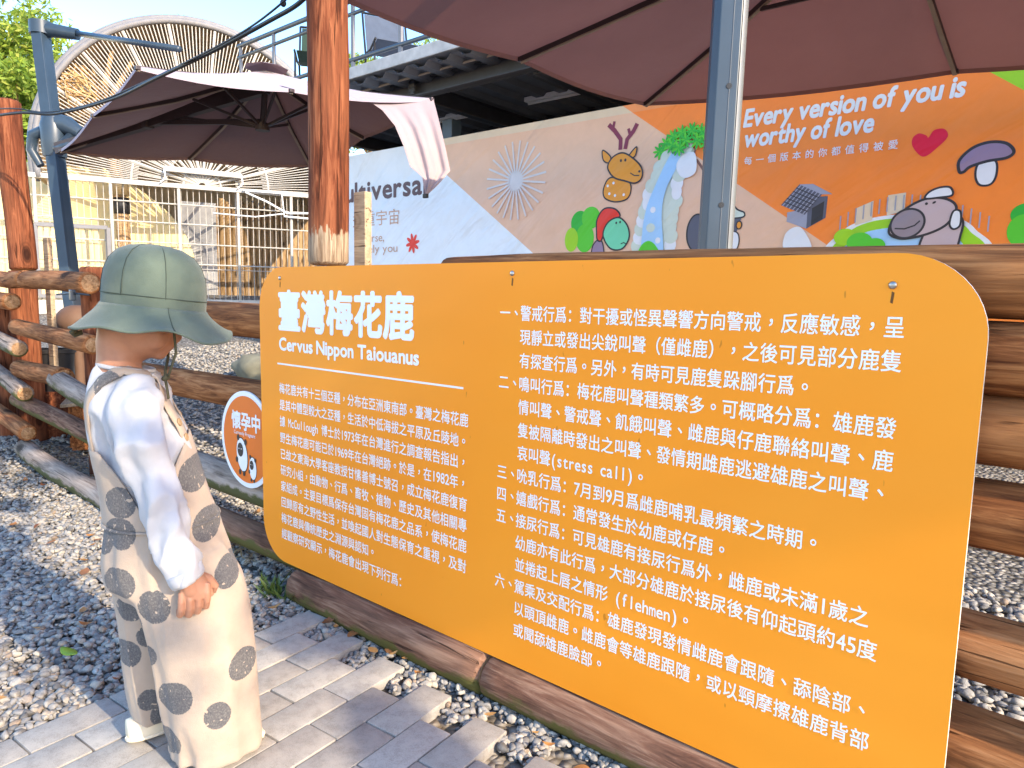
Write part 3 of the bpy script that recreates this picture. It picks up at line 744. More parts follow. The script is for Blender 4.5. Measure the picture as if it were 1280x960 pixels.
for s_ in (-1, 1):
    P = sleeve_path(s_); b.tube(P, [0.036, 0.033, 0.030, 0.027, 0.025, 0.023, 0.022], 18)
    E = Vector(P[-1])
    b.tube([E, E+Vector((0.006, 0.002*-s_, -0.022)), E+Vector((0.010, -0.003*s_, -0.030))], [0.021, 0.022, 0.018], 16)
LEG = {-1: [(-0.02, -0.045, 0.45), (0.035, -0.055, 0.26), (0.05, -0.05, 0.07), (0.055, -0.05, 0.045)], 1: [(-0.06, 0.06, 0.45), (-0.075, 0.07, 0.26), (-0.085, 0.075, 0.07), (-0.085, 0.075, 0.045)]}
for s_ in (-1, 1): b.tube(LEG[s_], [0.062, 0.048, 0.034, 0.03], 18)
body = link('body', remeshed(b, 0.0058, 5), MT['skin'], person, True, local=True)
# hands are skinned chains and stay one surface with the body: joined into the same mesh below
def hand(s_):
    h = MB(); E = Vector(sleeve_path(s_)[-1])+Vector((0, 0, .012))
    f = lambda x, y, z: E+Vector((x*1.06-.001, y*s_*1.15, z*1.22))
    h.loft([[f(0.006+cx+rx*cos(2*pi*k/18), ry*sin(2*pi*k/18), z) for k in range(18)] for cx, rx, ry, z in ((0.0, 0.021, 0.016, 0.012), (0.003, 0.025, 0.0155, -0.010), (0.008, 0.031, 0.015, -0.030), (0.010, 0.031, 0.0135, -0.040))])
    for i, (x, L, r) in enumerate(((-0.0135, 0.86, 0.0072), (0.0025, 1.0, 0.0080), (0.0185, 1.0, 0.0080), (0.0345, 0.92, 0.0076))):
        z0 = -0.034+0.006*i*0.6
        h.tube([f(x, 0.003, z0+0.006), f(x-0.001, 0.0075, z0-0.010*L), f(x-0.002, 0.006, z0-0.024*L), f(x-0.004, -0.001, z0-0.037*L), f(x-0.006, -0.012, z0-0.041*L), f(x-0.007, -0.020, z0-0.034*L)], [r*1.0, r*1.04, r*1.0, r*.98, r*.92, r*0.7], 12)
    h.tube([f(0.020, -0.004, -0.006), f(0.040, -0.010, -0.016), f(0.050, -0.014, -0.030), f(0.046, -0.020, -0.042)], [0.011, 0.0095, 0.0085, 0.006], 12)
    return remeshed(h, 0.0017, 1)
hb = bmesh.new(); hb.from_mesh(body.data)
for s_ in (-1, 1): hb.from_mesh(hand(s_))
hb.to_mesh(body.data); hb.free(); body.data.polygons.foreach_set('use_smooth', [True]*len(body.data.polygons))
# eyes and brows
for s_ in (-1, 1):
    t = MB(); t.ball(hp(0.078, 0.028*s_, -0.006), (0.006, 0.009, 0.005), 12, 8); t.build('eye', MT['ink'], person, True, local=True)
# short dark hair under the hat
MT['hair'] = plain('dark_brown_hair', (0.02, 0.012, 0.008), 0.6)
t = MB(); rg = []
for i in range(8):
    ph = pi*(0.02+0.46*i/7); rg.append([hp(-0.006+0.092*sin(ph)*cos(2*pi*k/28), 0.080*sin(ph)*sin(2*pi*k/28), 0.108*cos(ph)) for k in range(28)])
t.loft(rg, cap=False); t.build('hair', MT['hair'], person, True, local=True)

# shirt: trunk and two sleeves grown into one surface, with creases
def crease(me, amp, seed, zmin=-9, axes=(1.0, 1.0, 0.35), freq=26, ridged=False):
    n = len(me.vertices); co = np.empty(n*3); me.vertices.foreach_get('co', co); co = co.reshape(-1, 3)
    no = np.empty(n*3); me.vertex_normals.foreach_get('vector', no); no = no.reshape(-1, 3)
    q = co*np.array(axes)*freq
    n1 = vnoise(q+1.5*vnoise(q*0.35, seed+4)[:, None], seed)
    d = amp*((0.75-2.2*np.abs(n1)) if ridged else 0.6*n1)+amp*0.35*vnoise(q*2.1, seed+2)
    co += no*d[:, None]; me.vertices.foreach_set('co', co.reshape(-1)); me.update()
s = MB()
s.loft([ell(-0.150, 0, 0.842, 0.066, 0.062, tilt=-0.12), ell(-0.142, 0, 0.828, 0.076, 0.080, tilt=-0.10), ell(-0.130, 0, 0.806, 0.090, 0.106, tilt=-.08), ell(-0.118, 0, 0.772, 0.098, 0.122), ell(-0.100, 0, 0.72, 0.112, 0.118), ell(-0.083, 0, 0.65, 0.118, 0.112), ell(-0.055, 0, 0.55, 0.122, 0.112), ell(-0.045, 0, 0.50, 0.118, 0.110)])
for s_ in (-1, 1):
    P = [Vector(p) for p in sleeve_path(s_)]
    s.tube(P, [0.054, 0.058, 0.055, 0.051, 0.045, 0.040, 0.036], 26)
sm = remeshed(s, 0.0065, 5); bv = BVHTree.FromPolygons([v.co[:] for v in sm.vertices], [tuple(p.vertices) for p in sm.polygons]); crease(sm, 0.0120, 3, axes=(1, 1, .6), freq=24, ridged=True); crease(sm, 0.0030, 9, axes=(.9, .9, 1), freq=40)
shirt = link('shirt', sm, MT['shirt'], person, True, local=True)
for s_ in (-1, 1):
    P = [Vector(p) for p in sleeve_path(s_)]; d = (P[-1]-P[-2]).normalized()
    t = MB(); t.tube([P[-1]-d*0.024, P[-1]-d*0.022, P[-1]-d*0.004, P[-1]+d*0.001], [0.0365, 0.0385, 0.0375, 0.033], 30); t.build('cuff', MT['shirt'], shirt, True, local=True)
t = MB(); rr_ = ell(-0.150, 0, 0.846, 0.066, 0.062, 44, -0.12); t.tube(rr_+rr_[:2], 0.0042, 8, cap=False); t.build('collar', MT['shirt'], shirt, True, local=True)

# dungarees
d = MB()
d.loft([ell(-0.047, 0, 0.535, 0.132, 0.122, 56), ell(-0.042, 0, 0.50, 0.135, 0.126, 56, fold=.012, fn=13), ell(-0.034, 0, 0.45, 0.140, 0.130, 56, fold=.014, fn=13), ell(-0.026, 0, 0.40, 0.138, 0.130, 56), ell(-0.02, 0, 0.36, 0.11, 0.115, 56)])
d.loft([ell(-0.012, -0.045, 0.47, 0.105, 0.078, 56), ell(0.006, -0.056, 0.40, 0.122, 0.090, 56), ell(0.026, -0.060, 0.32, 0.118, 0.094, 56), ell(0.038, -0.060, 0.24, 0.114, 0.095, 56), ell(0.046, -0.058, 0.15, 0.110, 0.094, 56, fold=.008), ell(0.053, -0.056, 0.085, 0.106, 0.092, 56, fold=.014), ell(0.058, -0.055, 0.045, 0.102, 0.090, 56, fold=.025), ell(0.058, -0.055, 0.014, 0.102, 0.090, 56, fold=.035)])
d.loft([ell(-0.075, 0.050, 0.47, 0.085, 0.075, 56), ell(-0.078, 0.062, 0.38, 0.082, 0.080, 56), ell(-0.082, 0.070, 0.28, 0.070, 0.076, 56), ell(-0.083, 0.074, 0.18, 0.064, 0.072, 56), ell(-0.083, 0.076, 0.10, 0.054, 0.064, 56, fold=.012), ell(-0.083, 0.076, 0.055, 0.046, 0.056, 56, fold=.02), ell(-0.083, 0.076, 0.045, 0.043, 0.052, 56)])
dm = remeshed(d, 0.006, 2); crease(dm, 0.0055, 8, axes=(1, 1, .15), freq=20, ridged=True)
dung = link('dungarees', dm, MT['linen'], person, True, local=True)
# bib and back panel: a shell around the trunk whose upper edge dips under the arms
rows = []; N = 72
trunk = [(-0.118, 0.772, 0.104, 0.122), (-0.100, 0.72, 0.121, 0.124), (-0.083, 0.65, 0.127, 0.119), (-0.055, 0.55, 0.132, 0.121), (-0.046, 0.527, 0.134, 0.123)]
def trunk_at(z):
    for (c0, z0, a0, b0), (c1, z1, a1, b1) in zip(trunk, trunk[1:]):
        if z <= z0 and z >= z1:
            t_ = (z0-z)/(z0-z1); return c0+(c1-c0)*t_, a0+(a1-a0)*t_, b0+(b1-b0)*t_
    c, z_, a, b_ = trunk[0] if z > 0.7 else trunk[-1]; return c, a, b_
for i in range(13):
    row = []
    for k in range(N+1):
        th = 2*pi*k/N; c = cos(th)
        top = 0.570+0.140*max(0, (abs(c)-0.30)/0.70)**0.55 if abs(c) > 0.30 else 0.570
        if c > 0: top = min(top, 0.712)
        else: top = min(top, 0.686)
        z = 0.527+(top-0.527)*i/12; cx, a, b_ = trunk_at(z)
        w = 1+0.006*sin(9*th+z*30)
        row.append((cx+a*w*cos(th), b_*w*sin(th), z))
    rows.append(row)
t = MB(); t.grid(rows); bibo = t.build('bib', MT['linen'], dung, True, local=True); m = solid(bibo, 0.004)
wb = ell(-0.0465, 0, 0.527, 0.137, 0.1265, 60); t = MB(); t.tube(wb+wb[:1], 0.003, 8, cap=False); t.build('waist_seam', MT['linen'], dung, True, local=True)
def strap(sy):
    pts = [(0.030, 0.060*sy, 0.700), (0.018, 0.066*sy, 0.735), (-0.010, 0.070*sy, 0.775), (-0.050, 0.070*sy, 0.815), (-0.100, 0.066*sy, 0.840), (-0.150, 0.060*sy, 0.835), (-0.190, 0.053*sy, 0.79), (-0.212, 0.046*sy, 0.73), (-0.205, 0.042*sy, 0.680)]
    q = []
    for i in range(len(pts)-1):
        for j in range(5): q.append(Vector(pts[i]).lerp(Vector(pts[i+1]), j/5))
    q.append(Vector(pts[-1])); L, C_, R_ = [], [], []
    for i, p in enumerate(q):
        t_ = (q[min(i+1, len(q)-1)]-q[max(i-1, 0)]).normalized()
        loc, no, _, _ = bv.find_nearest(p); side = t_.cross(no).normalized()*0.0155
        for arr, o_ in ((L, -1), (C_, 0), (R_, 1)):
            pp = loc+side*o_; l2, n2, _, _ = bv.find_nearest(pp); arr.append(l2+n2*0.0085)
    t = MB(); t.grid([L, C_, R_]); o = t.build('strap', MT['linen'], dung, True, local=True); solid(o, 0.003)
    for i in (1, 6):
        p = C_[i]; l2, n2, _, _ = bv.find_nearest(p); R = n2.to_track_quat('Z', 'Y').to_matrix()
        t = MB(); t.loft([[p+n2*(dz+.001)+R @ Vector((r*cos(a*pi/8), r*sin(a*pi/8), 0)) for a in range(16)] for r, dz in ((0.0085, 0.001), (0.0088, 0.004), (0.007, 0.0052), (0.004, 0.0042))]); t.build('button', MT['button'], dung, True, local=True)
for sy in (-1, 1): strap(sy)
t = MB(); t.tube([(0.082, -0.128, 0.36), (0.078, -0.137, 0.30), (0.082, -0.138, 0.22), (0.086, -0.137, 0.14), (0.084, -0.128, 0.08)], 0.0012, 6); t.build('side_seam', MT['seam'], dung, True, local=True)
# shoes
def shoe(x, y, yaw):
    R = Matrix.Rotation(yaw, 3, 'Z'); t = MB(); rg = []
    for i in range(13):
        u = i/12; xx = -0.062+0.150*u; w = 0.030*(sin(pi*(0.12+0.80*u))**0.55)*(1+0.16*u); hgt = 0.052-0.012*u-0.026*max(0, u-0.72)*3
        ring = []
        for k in range(20):
            th = 2*pi*k/20; c, s_ = cos(th), sin(th)
            ring.append(Vector((x, y, 0))+R @ Vector((xx, w*(abs(c)**0.7)*(1 if c > 0 else -1), 0.002+hgt*(0.5+0.5*(abs(s_)**0.7)*(1 if s_ > 0 else -1)))))
        rg.append(ring)
    t.loft(rg); o = t.build('shoe', MT['shoe'], person, True, local=True)
    t = MB(); pts = [Vector((x, y, 0.009))+R @ Vector((-0.064+0.154*(0.5-0.5*cos(pi*j/16)), 0.0295*sin(pi*j/16)*sg, 0)) for sg in (1,) for j in range(17)]
    pts2 = [Vector((x, y, 0.009))+R @ Vector((-0.064+0.154*(0.5-0.5*cos(pi*j/16)), -0.0295*sin(pi*j/16), 0)) for j in range(16, -1, -1)]
    t.tube(pts+pts2[1:], 0.0045, 8); t.build('sole', MT['shoe'], o, True, local=True)
    t = MB()
    for a, bb in ((0.035, 0.016), (0.05, -0.006), (0.028, -0.017), (0.058, 0.010)): t.ball(Vector((x, y, 0.042-0.11*max(0, a-.03)))+R @ Vector((a, bb, 0)), (0.006, 0.005, 0.004), 8, 6)
    t.build('shoe_print', MT['shoe_print'], o, True, local=True)
shoe(0.075, -0.050, rad(8)); shoe(-0.078, 0.078, rad(22))

# bucket hat
HX, HY, HZ, HT = -0.088, 0.0, 0.965, rad(4.5)
Rhat = Matrix.Rotation(HT, 3, 'Y')
def hat_ring(r, z, wav=0.0, ph=0.0, n=72):
    o = []
    for k in range(n):
        th = 2*pi*k/n; w = wav*(sin(3*th+ph)+0.6*sin(5*th+1.1+ph)+0.4*sin(8*th))
        o.append(Vector((HX, HY, HZ))+Rhat @ Vector((r*1.06*cos(th), r*0.97*sin(th), z+w)))
    return o
crown = [(0.112, 0.000), (0.1125, 0.022), (0.1115, 0.046), (0.108, 0.070), (0.098, 0.094), (0.081, 0.112), (0.058, 0.1225), (0.03, 0.1275), (0.006, 0.129)]
t = MB(); t.loft([hat_ring(r, z) for r, z in crown], cap=False)
me_h = mesh('bucket_hat', t.v, t.f); crease(me_h, 0.0022, 12, axes=(1, 1, .5), freq=22)
hat = link('bucket_hat', me_h, MT['hat'], person, True, local=True)
brim = [(0.1125, 0.0035, 0), (0.1165, -0.003, .0), (0.127, -0.014, .001), (0.142, -0.026, .0025), (0.156, -0.037, .005), (0.168, -0.044, .0072), (0.174, -0.046, .0078)]
t = MB(); t.loft([hat_ring(r, z, w, 0.6) for r, z, w in brim], cap=False); bo = t.build('brim', MT['hat'], hat, True, local=True); solid(bo, 0.0035)
t = MB()
for z, r in ((0.024, 0.1132), (0.003, 0.1135)):
    rg = hat_ring(r, z); t.tube(rg+rg[:1], 0.0011, 6, cap=False)
for th in (-1.35, 0.1, 1.7, 3.2, 4.1):
    t.tube([Vector((HX, HY, HZ))+Rhat @ Vector((r*1.068*cos(th), r*0.978*sin(th), z)) for r, z in crown[1:]], 0.0009, 6)
th = -1.30; t.tube([Vector((HX, HY, HZ))+Rhat @ Vector((r*1.063*cos(th), r*0.973*sin(th), z+0.003+w*(sin(3*th+.6)+0.6*sin(5*th+1.7)+0.4*sin(8*th)))) for r, z, w in brim], 0.0009, 6)
t.build('seam', MT['seam'], hat, True, local=True)
t = MB(); t.tube([(-0.045, -0.095, 0.925), (-0.042, -0.092, 0.88), (-0.048, -0.075, 0.838), (-0.052, -0.06, 0.826)], 0.0042, 8, flat=.5)
t.tube([(-0.06, 0.08, 0.92), (-0.06, 0.07, 0.86), (-0.058, -0.02, 0.838), (-0.052, -0.06, 0.826)], 0.0038, 8, flat=.5)
t.tube([(-0.052, -0.062, 0.826), (-0.04, -0.072, 0.808), (-0.028, -0.082, 0.788)], 0.0042, 8, flat=.5)
t.ball((-0.052, -0.062, 0.829), (0.010, 0.008, 0.008), 12, 8)
t.build('chin_cord', MT['cord'], hat, True, local=True)
t = MB(); t.tube([(-0.255, -0.03, 0.925), (-0.266, -0.035, 0.918), (-0.262, -0.02, 0.912), (-0.245, -0.02, 0.918)], 0.005, 8); t.build('brim_loop', MT['cord'], hat, True, local=True)

# the child is slim and leans a little: narrow the trunk and set the head forward
def slim(o):
    seen = set()
    for c in o.children_recursive:
        if c.type != 'MESH' or c.data.name in seen: continue
        seen.add(c.data.name); n = len(c.data.vertices); co = np.empty(n*3); c.data.vertices.foreach_get('co', co); co = co.reshape(-1, 3)
        z = co[:, 2]; k = np.clip((z-.36)/.26, 0, 1); k = k*k*(3-2*k); h = np.clip((z-.76)/.12, 0, 1); h = h*h*(3-2*h)
        co[:, 0] = co[:, 0]*(1-(.17-.05*h)*k)+.036*h; co[:, 1] *= 1-.06*k
        c.data.vertices.foreach_set('co', co.reshape(-1)); c.data.update()
slim(person)

# ------------------------------------------------------------------ cantilever parasols
def fabric(name, c, back=None, trans=0.22):                        # with back given, paler top paints sunlight, darker underside paints shade
    k = Nodes(name).p(0.85, 0, 0.2); mp = k.coords()
    col = k.ramp(k.noise(mp.outputs[0], 2.2, 4, 0.6), [(0.3, tuple(x*.94 for x in c)), (0.7, tuple(min(.9, x*1.06) for x in c))])
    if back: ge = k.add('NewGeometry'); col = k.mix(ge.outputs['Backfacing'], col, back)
    k.setc(col); k.b.inputs['Sheen Weight'].default_value = 0.3; k.b.inputs['Sheen Roughness'].default_value = 0.4
    k.bump(k.math('ADD', k.noise(mp.outputs[0], 4.5, 4, 0.6), k.math('MULTIPLY', k.noise(mp.outputs[0], 500, 1, 0.5), 0.02)), 0.28, 0.03)
    tr = k.add('BsdfTranslucent'); k.ln(k.mix(1.0, col, (0.75, 0.42, 0.36), 'MULTIPLY'), tr.inputs[0])
    mx = k.add('MixShader'); mx.inputs[0].default_value = trans
    k.ln(k.b.outputs[0], mx.inputs[1]); k.ln(tr.outputs[0], mx.inputs[2]); k.ln(mx.outputs[0], k.out.inputs[0]); return k.m
MT['canopy'] = fabric('taupe_parasol_fabric', (0.33, 0.205, 0.19), trans=0.38)
MT['canopy_lit_shaded'] = fabric('lit_shaded_taupe_fabric', (0.45, 0.37, 0.415), (0.235, 0.155, 0.155), trans=0.10)  # sunlit top tone and shaded underside tone put into the colour
MT['flap'] = fabric('pale_pink_torn_fabric', (0.43, 0.335, 0.335), trans=0.15)
def parasol(label, corners, mids, apex, hub, mat, pole_xy, pole_r, pole_z0, pole_top, lean, collar_z, arm_to, group='cantilever parasols behind the log fence'):
    root = empty('cantilever_parasol', (pole_xy[0], pole_xy[1], pole_z0)); tag(root, label, 'parasol', group)
    rim = []
    for c, m in zip(corners, mids): rim += [Vector(c), Vector(m)]
    apex, hub = Vector(apex), Vector(hub); t = MB(); K, J = 8, 8
    for i in range(8):
        a, c = rim[i], rim[(i+1) % 8]; P = []
        for u in range(K+1):
            row = []
            for v in range(J+1):
                q = (a.lerp(c, v/J)); p = apex.lerp(q, u/K)
                sag = sin(pi*v/J)*(u/K)*0.028+0.03*sin(pi*u/K)
                row.append(p-Vector((0, 0, sag)))
            P.append(row)
        t.grid(P)
    bmx = bmesh.new(); me = mesh('canopy', t.v, t.f); bmx.from_mesh(me); bmesh.ops.remove_doubles(bmx, verts=bmx.verts, dist=0.0005); bmesh.ops.recalc_face_normals(bmx, faces=bmx.faces)
    if sum(f.normal.z for f in bmx.faces) < 0: bmesh.ops.reverse_faces(bmx, faces=bmx.faces)
    bmx.to_mesh(me); bmx.free()
    can = link('canopy', me, mat, root, True)
    t = MB()
    for i in range(8):
        a, c = rim[i], rim[(i+1) % 8]; P = [[], []]
        for v in range(J+1):
            p = a.lerp(c, v/J)-Vector((0, 0, sin(pi*v/J)*0.028)); P[0].append(p); P[1].append(p-Vector((0, 0, 0.022)))
        t.grid(P)
    t.build('hem', mat, can, True)
    t = MB()
    for i in range(8):
        a = apex+Vector((0.15*cos(i*pi/4), 0.15*sin(i*pi/4), 0.012)); c = apex+Vector((0.15*cos((i+1)*pi/4), 0.15*sin((i+1)*pi/4), 0.012)); t._add([apex+Vector((0, 0, 0.055)), a, c], [(0, 1, 2)])
    t.build('vent', mat, can, True)
    for i, p in enumerate(rim):
        d = (p-apex); q0 = apex+d*0.05-Vector((0, 0, 0.035)); q1 = p-Vector((0, 0, 0.014))-d*0.004
        qm = q0.lerp(q1, .5)-Vector((0, 0, 0.024))
        t = MB(); t.bar(q0, qm, 0.018, 0.026); t.bar(qm, q1, 0.018, 0.026); r_ = t.build('rib', MT['dark_frame'], root)
        t = MB(); t.bar(q0-Vector((0, 0, .0155)), qm-Vector((0, 0, .0155)), 0.019, 0.005); t.bar(qm-Vector((0, 0, .0155)), q1-Vector((0, 0, .0155)), 0.019, 0.005); t.build('rib_edge', MT['tan_edge'], r_)
        s1 = q0.lerp(q1, 0.40)-Vector((0, 0, 0.04))
        t = MB(); t.bar(hub, s1, 0.014, 0.018); t.build('strut', MT['dark_frame'], root)
        t = MB(); t.box(q1, (0.03, 0.03, 0.022), None, .004); t.build('rib_tip', MT['dark_frame'], r_)
    t = MB(); t.tube([hub-Vector((0, 0, .02)), hub+Vector((0, 0, .03))], 0.05, 16); t.tube([hub, apex-Vector((0, 0, 0.02))], 0.021, 12); t.build('hub', MT['dark_frame'], root, angle=40)
    base = Vector((pole_xy[0], pole_xy[1], pole_z0)); top = base+Vector((lean[0], lean[1], pole_top-pole_z0))
    return root, base, top, can
# the right one, whose canopy hangs over the board
A, M1, M2 = Vector((-.05, 2.59, 2.2)), Vector((-.157, 1.53, 2.2)), Vector((1.5, 2.97, 2.2))
B_, D_ = A+(M1-A)*2, A+(M2-A)*2; E_ = B_+D_-A
rp, base, top, _c = parasol('big taupe cantilever parasol on the grey pole behind the middle of the board', [A, D_, E_, B_], [(A+D_)/2, (D_+E_)/2, (E_+B_)/2, (B_+A)/2], (1.41, 1.93, 2.70), (1.41, 1.93, 2.30), MT['canopy'],
    (1.245, 0.80), 0.05, -0.03, 2.95, (0.03, 0.0), 1.5, None)
def profile_pole(root, base, top, w, dpt, yaw, light):
    """an extruded pole: dark faceted body with a paler rounded rail along one side"""
    ax_ = (top-base); R = Matrix.Rotation(yaw, 3, 'Z')
    def ring(pts, t_): return [base+ax_*t_+R @ Vector((x, y, 0)) for x, y in pts]
    oc = [(w*.5*sx, dpt*.5*sy) for sx, sy in ((-1, -.45), (-.7, -1), (.55, -1), (.62, -.6), (.62, .6), (.55, 1), (-.7, 1), (-1, .45))]
    t = MB(); t.loft([ring(oc, 0), ring(oc, 1)]); o = bevel(t.build('pole', MT['steel'], root), 0.003)
    if light:
        lc = [(w*.5*(.60+.42*sin(pi*i/8)), dpt*.46*cos(pi*i/8)) for i in range(9)]
        t = MB(); t.loft([ring(lc, 0), ring(lc, 1)]); t.build('pole_rail', MT['steel_light'], o, angle=50)
        for zt in (0.445, 0.56, 0.675):
            t = MB(); c = base+ax_*zt+R @ Vector((w*.02, -dpt*.5, 0)); t.tube([c+R @ Vector((0, .004, 0)), c+R @ Vector((0, -0.002, 0))], 0.0085, 12); t.build('bolt_hole', MT['black'], o)
        t = MB(); g0 = R @ Vector((w*.03, -dpt*.5-0.0005, 0)); t.bar(base+g0, top+g0, 0.0025, 0.002); t.build('groove', MT['steel_light'], o)
    return o
profile_pole(rp, base, top, 0.100, 0.088, rad(35), True)
t = MB(); t.tube([top-Vector((0, 0, .35)), Vector((1.33, 1.35, 2.80)), Vector((1.41, 1.93, 2.74))], 0.03, 12); t.build('arm', MT['steel'], rp, True)
t = MB(); t.box((1.245, 0.80, -0.01), (0.5, 0.5, 0.05), None, .01); t.build('base_plate', MT['steel'], rp)
# the left one, its near panel in the sun
C1, C2, C3, C4 = Vector((-2.24, .56, 2.30)), Vector((-4.24, .79, 2.1)), Vector((-3.08, 2.30, 2.1)), Vector((-1.22, 1.94, 2.265))
n12 = (C1+C4)/2-Vector((0, 0, 0.035))
lp, base, top, lcan = parasol('taupe cantilever parasol with one torn corner hanging loose at the left', [C1, C2, C3, C4], [(C1+C2)/2, (C2+C3)/2, (C3+C4)/2, n12], (-2.42, 1.50, 2.54), (-2.50, 1.51, 2.17), MT['canopy_lit_shaded'],
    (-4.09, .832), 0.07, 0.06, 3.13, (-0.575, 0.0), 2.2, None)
profile_pole(lp, base, top, 0.135, 0.12, rad(35), False)
col = base.lerp(top, 0.705)
t = MB(); t.tube([col-Vector((0, 0, .15)), col-Vector((0, 0, .06)), col+Vector((0, 0, .10)), col+Vector((0, 0, .16))], [0.085, 0.095, 0.098, 0.08], 14)
rr_h = Vector((RT.x, RT.y, 0)).normalized()
t.tube([col+Vector((0, 0, .12)), col+rr_h*0.12+Vector((0, 0, .10)), col+rr_h*0.22+Vector((0, 0, .04))], [0.08, 0.075, 0.05], 12)
t.tube([col-rr_h*0.06+Vector((0, 0, .06)), col-rr_h*0.17+Vector((0, 0, .02)), col-rr_h*0.19-Vector((0, 0, .10)), col-rr_h*0.12-Vector((0, 0, .22))], [0.05, 0.045, 0.038, 0.03], 12)
t.build('crank_collar', MT['steel'], lp, angle=50)
ap = Vector((-2.42, 1.50, 2.43))
j = C2+Vector((-.06, 0, .01))
t = MB(); t.bar(j, ap, 0.055, 0.085); t.build('arm', MT['dark_frame'], lp)
jm = j.lerp(ap, 0.46)
t = MB(); t.bar(jm, Vector((-2.50, 1.51, 2.21)), 0.03, 0.035); t.box(jm, (0.11, 0.07, 0.09), None, .01); t.build('arm_brace', MT['dark_frame'], lp)
t = MB(); t.tube([top-Vector((0, 0, .07)), top+Vector((0, 0, .03))], [0.085, 0.085], 14); t.tube([top-Vector((0, 0, .02)), top+rr_h*0.30-Vector((0, 0, .06))], [0.06, 0.045], 12); t.build('pole_cap', MT['steel'], lp, angle=40)
t = MB(); t.tube([top+rr_h*0.28-Vector((0, 0, .05)), (-2.85, 1.10, 2.66)], 0.022, 10); t.build('stay_bar', MT['steel'], lp, True)
t = MB(); t.box((-4.09, .832, 0.07), (0.6, 0.6, 0.08), None, .01); t.build('base_plate', MT['steel'], lp)
t = MB(); t.tube([col+rr_h*0.15+Vector((0, 0, .03)), j, j.lerp(ap, .08)], 0.034, 10); t.build('arm_sleeve', MT['steel'], lp, True)
# the corner of its fabric that has come off the rib
def on_ray(px, py, Z): return CAM+(RT*((px-640)/FPX)-UP*((py-480)/FPX)+FW)*Z
Lf = [(462, 127, 4.45), (478, 138, 4.42), (494, 158, 4.38), (505, 184, 4.35), (513, 209, 4.33), (528, 222, 4.30), (532, 243, 4.28)]
Rf = [(541, 121.5, 4.5), (546, 140, 4.46), (551, 160, 4.42), (557, 185, 4.40), (563, 214, 4.38), (548, 231, 4.34), (533, 245, 4.30)]
P = []
for (a, bq, c), (d, e, f) in zip(Lf, Rf):
    p0, p1 = on_ray(a, bq, c), on_ray(d, e, f); row = []
    for v in range(25):
        u = v/24; p = p0.lerp(p1, u); fall = min(1, len(P)/2.5)
        row.append(p-FW*(0.012*fall*sin(u*13+len(P)*.3)+0.006*fall*sin(u*29+1))-Vector((0, 0, 0.02*sin(pi*u)*(1-fall))))
    P.append(row)
fine = []
for a, c in zip(P, P[1:]):
    for s_ in range(5): fine.append([x.lerp(y, s_/5) for x, y in zip(a, c)])
fine.append(P[-1])
t = MB(); t.grid(fine); fl = t.build('loose_fabric_corner', MT['flap'], lcan, True)
t = MB(); t.box(on_ray(532, 245, 4.28), (0.035, 0.02, 0.025), None, .004); t.build('corner_clip', MT['black'], lcan)

# ------------------------------------------------------------------ the printed banner
YB = 4.2
def banner_mat(name, c):
    k = Nodes(name).p(0.48, 0, 0.4); mp = k.coords((1, 1, 1), 'Object', (0, rad(40), 0)); ms = k.n.new('ShaderNodeMapping'); ms.inputs['Scale'].default_value = (0.7, 1, 2.6); k.ln(mp.outputs[0], ms.inputs[0])
    wv = k.noise(ms.outputs[0], 1.5, 3, 0.5, 0.5); big = 0.7 if name.endswith('white') else 0.4; m2 = k.coords((1, 1, 1)); w2 = k.noise(m2.outputs[0], 1.1, 3, 0.5)
    dirt = k.ramp(k.noise(m2.outputs[0], 3.5, 6, 0.65), [(.42, (0.955, 0.95, 0.94)), (.6, (1, 1, 1))])
    k.setc(k.mix(1.0, c, dirt, 'MULTIPLY')); k.bump(k.math('ADD', wv, k.math('MULTIPLY', w2, 0.6)), big, 0.085); return k.m
BC = {n: banner_mat('banner_'+n, c) for n, c in dict(white=(0.80, 0.82, 0.85), tan=(0.80, 0.48, 0.32), hem=(0.74, 0.57, 0.40), orange=(0.96, 0.235, 0.024), orange_backlit_hem=(0.90, 0.30, 0.09), lime=(0.33, 0.62, 0.01), plum=(0.10, 0.045, 0.055),
    print_tan=(0.58, 0.33, 0.22), red=(0.80, 0.035, 0.02), pale=(0.70, 0.62, 0.60), pink=(0.76, 0.0, 0.035), letters=(0.78, 0.76, 0.78), ink=(0.03, 0.025, 0.03), deer=(0.80, 0.30, 0.025), maroon=(0.22, 0.02, 0.06),
    green=(0.02, 0.42, 0.03), leafgreen=(0.09, 0.55, 0.02), mint=(0.17, 0.62, 0.36), water=(0.38, 0.60, 0.86), stone=(0.62, 0.66, 0.56), mauve=(0.30, 0.20, 0.30), capy=(0.55, 0.40, 0.40), snout=(0.29, 0.225, 0.25), slate=(0.10, 0.10, 0.14), lilac=(0.33, 0.33, 0.42), bark=(0.24, 0.10, 0.07)).items()}
BN = list(BC); BM = [BC[n] for n in BN]
bn = empty('banner', (-0.5, YB, 0.4)); tag(bn, 'long printed banner with orange, tan and white fields stretched below the walkway', 'banner')
def field(name, pts, m):
    t = MB(); t._add([(x, YB, z) for x, z in pts], [tuple(range(len(pts)))]); return t.build(name, BC[m], bn)
ZT, ZH, ZB = 2.70, 2.63, 0.40
wl = lambda z: -3.334+(2.286-z)/0.7095
ol = lambda z: -1.155+(2.662-z)/0.70
gl_ = lambda z: 1.452+(2.522-z)/0.757
field('white_field', [(-5.6, ZB), (wl(ZB), ZB), (wl(ZT), ZT), (-5.6, ZT)], 'white')
field('tan_field', [(wl(ZB), ZB), (ol(ZB), ZB), (ol(ZH), ZH), (wl(ZH), ZH)], 'tan')
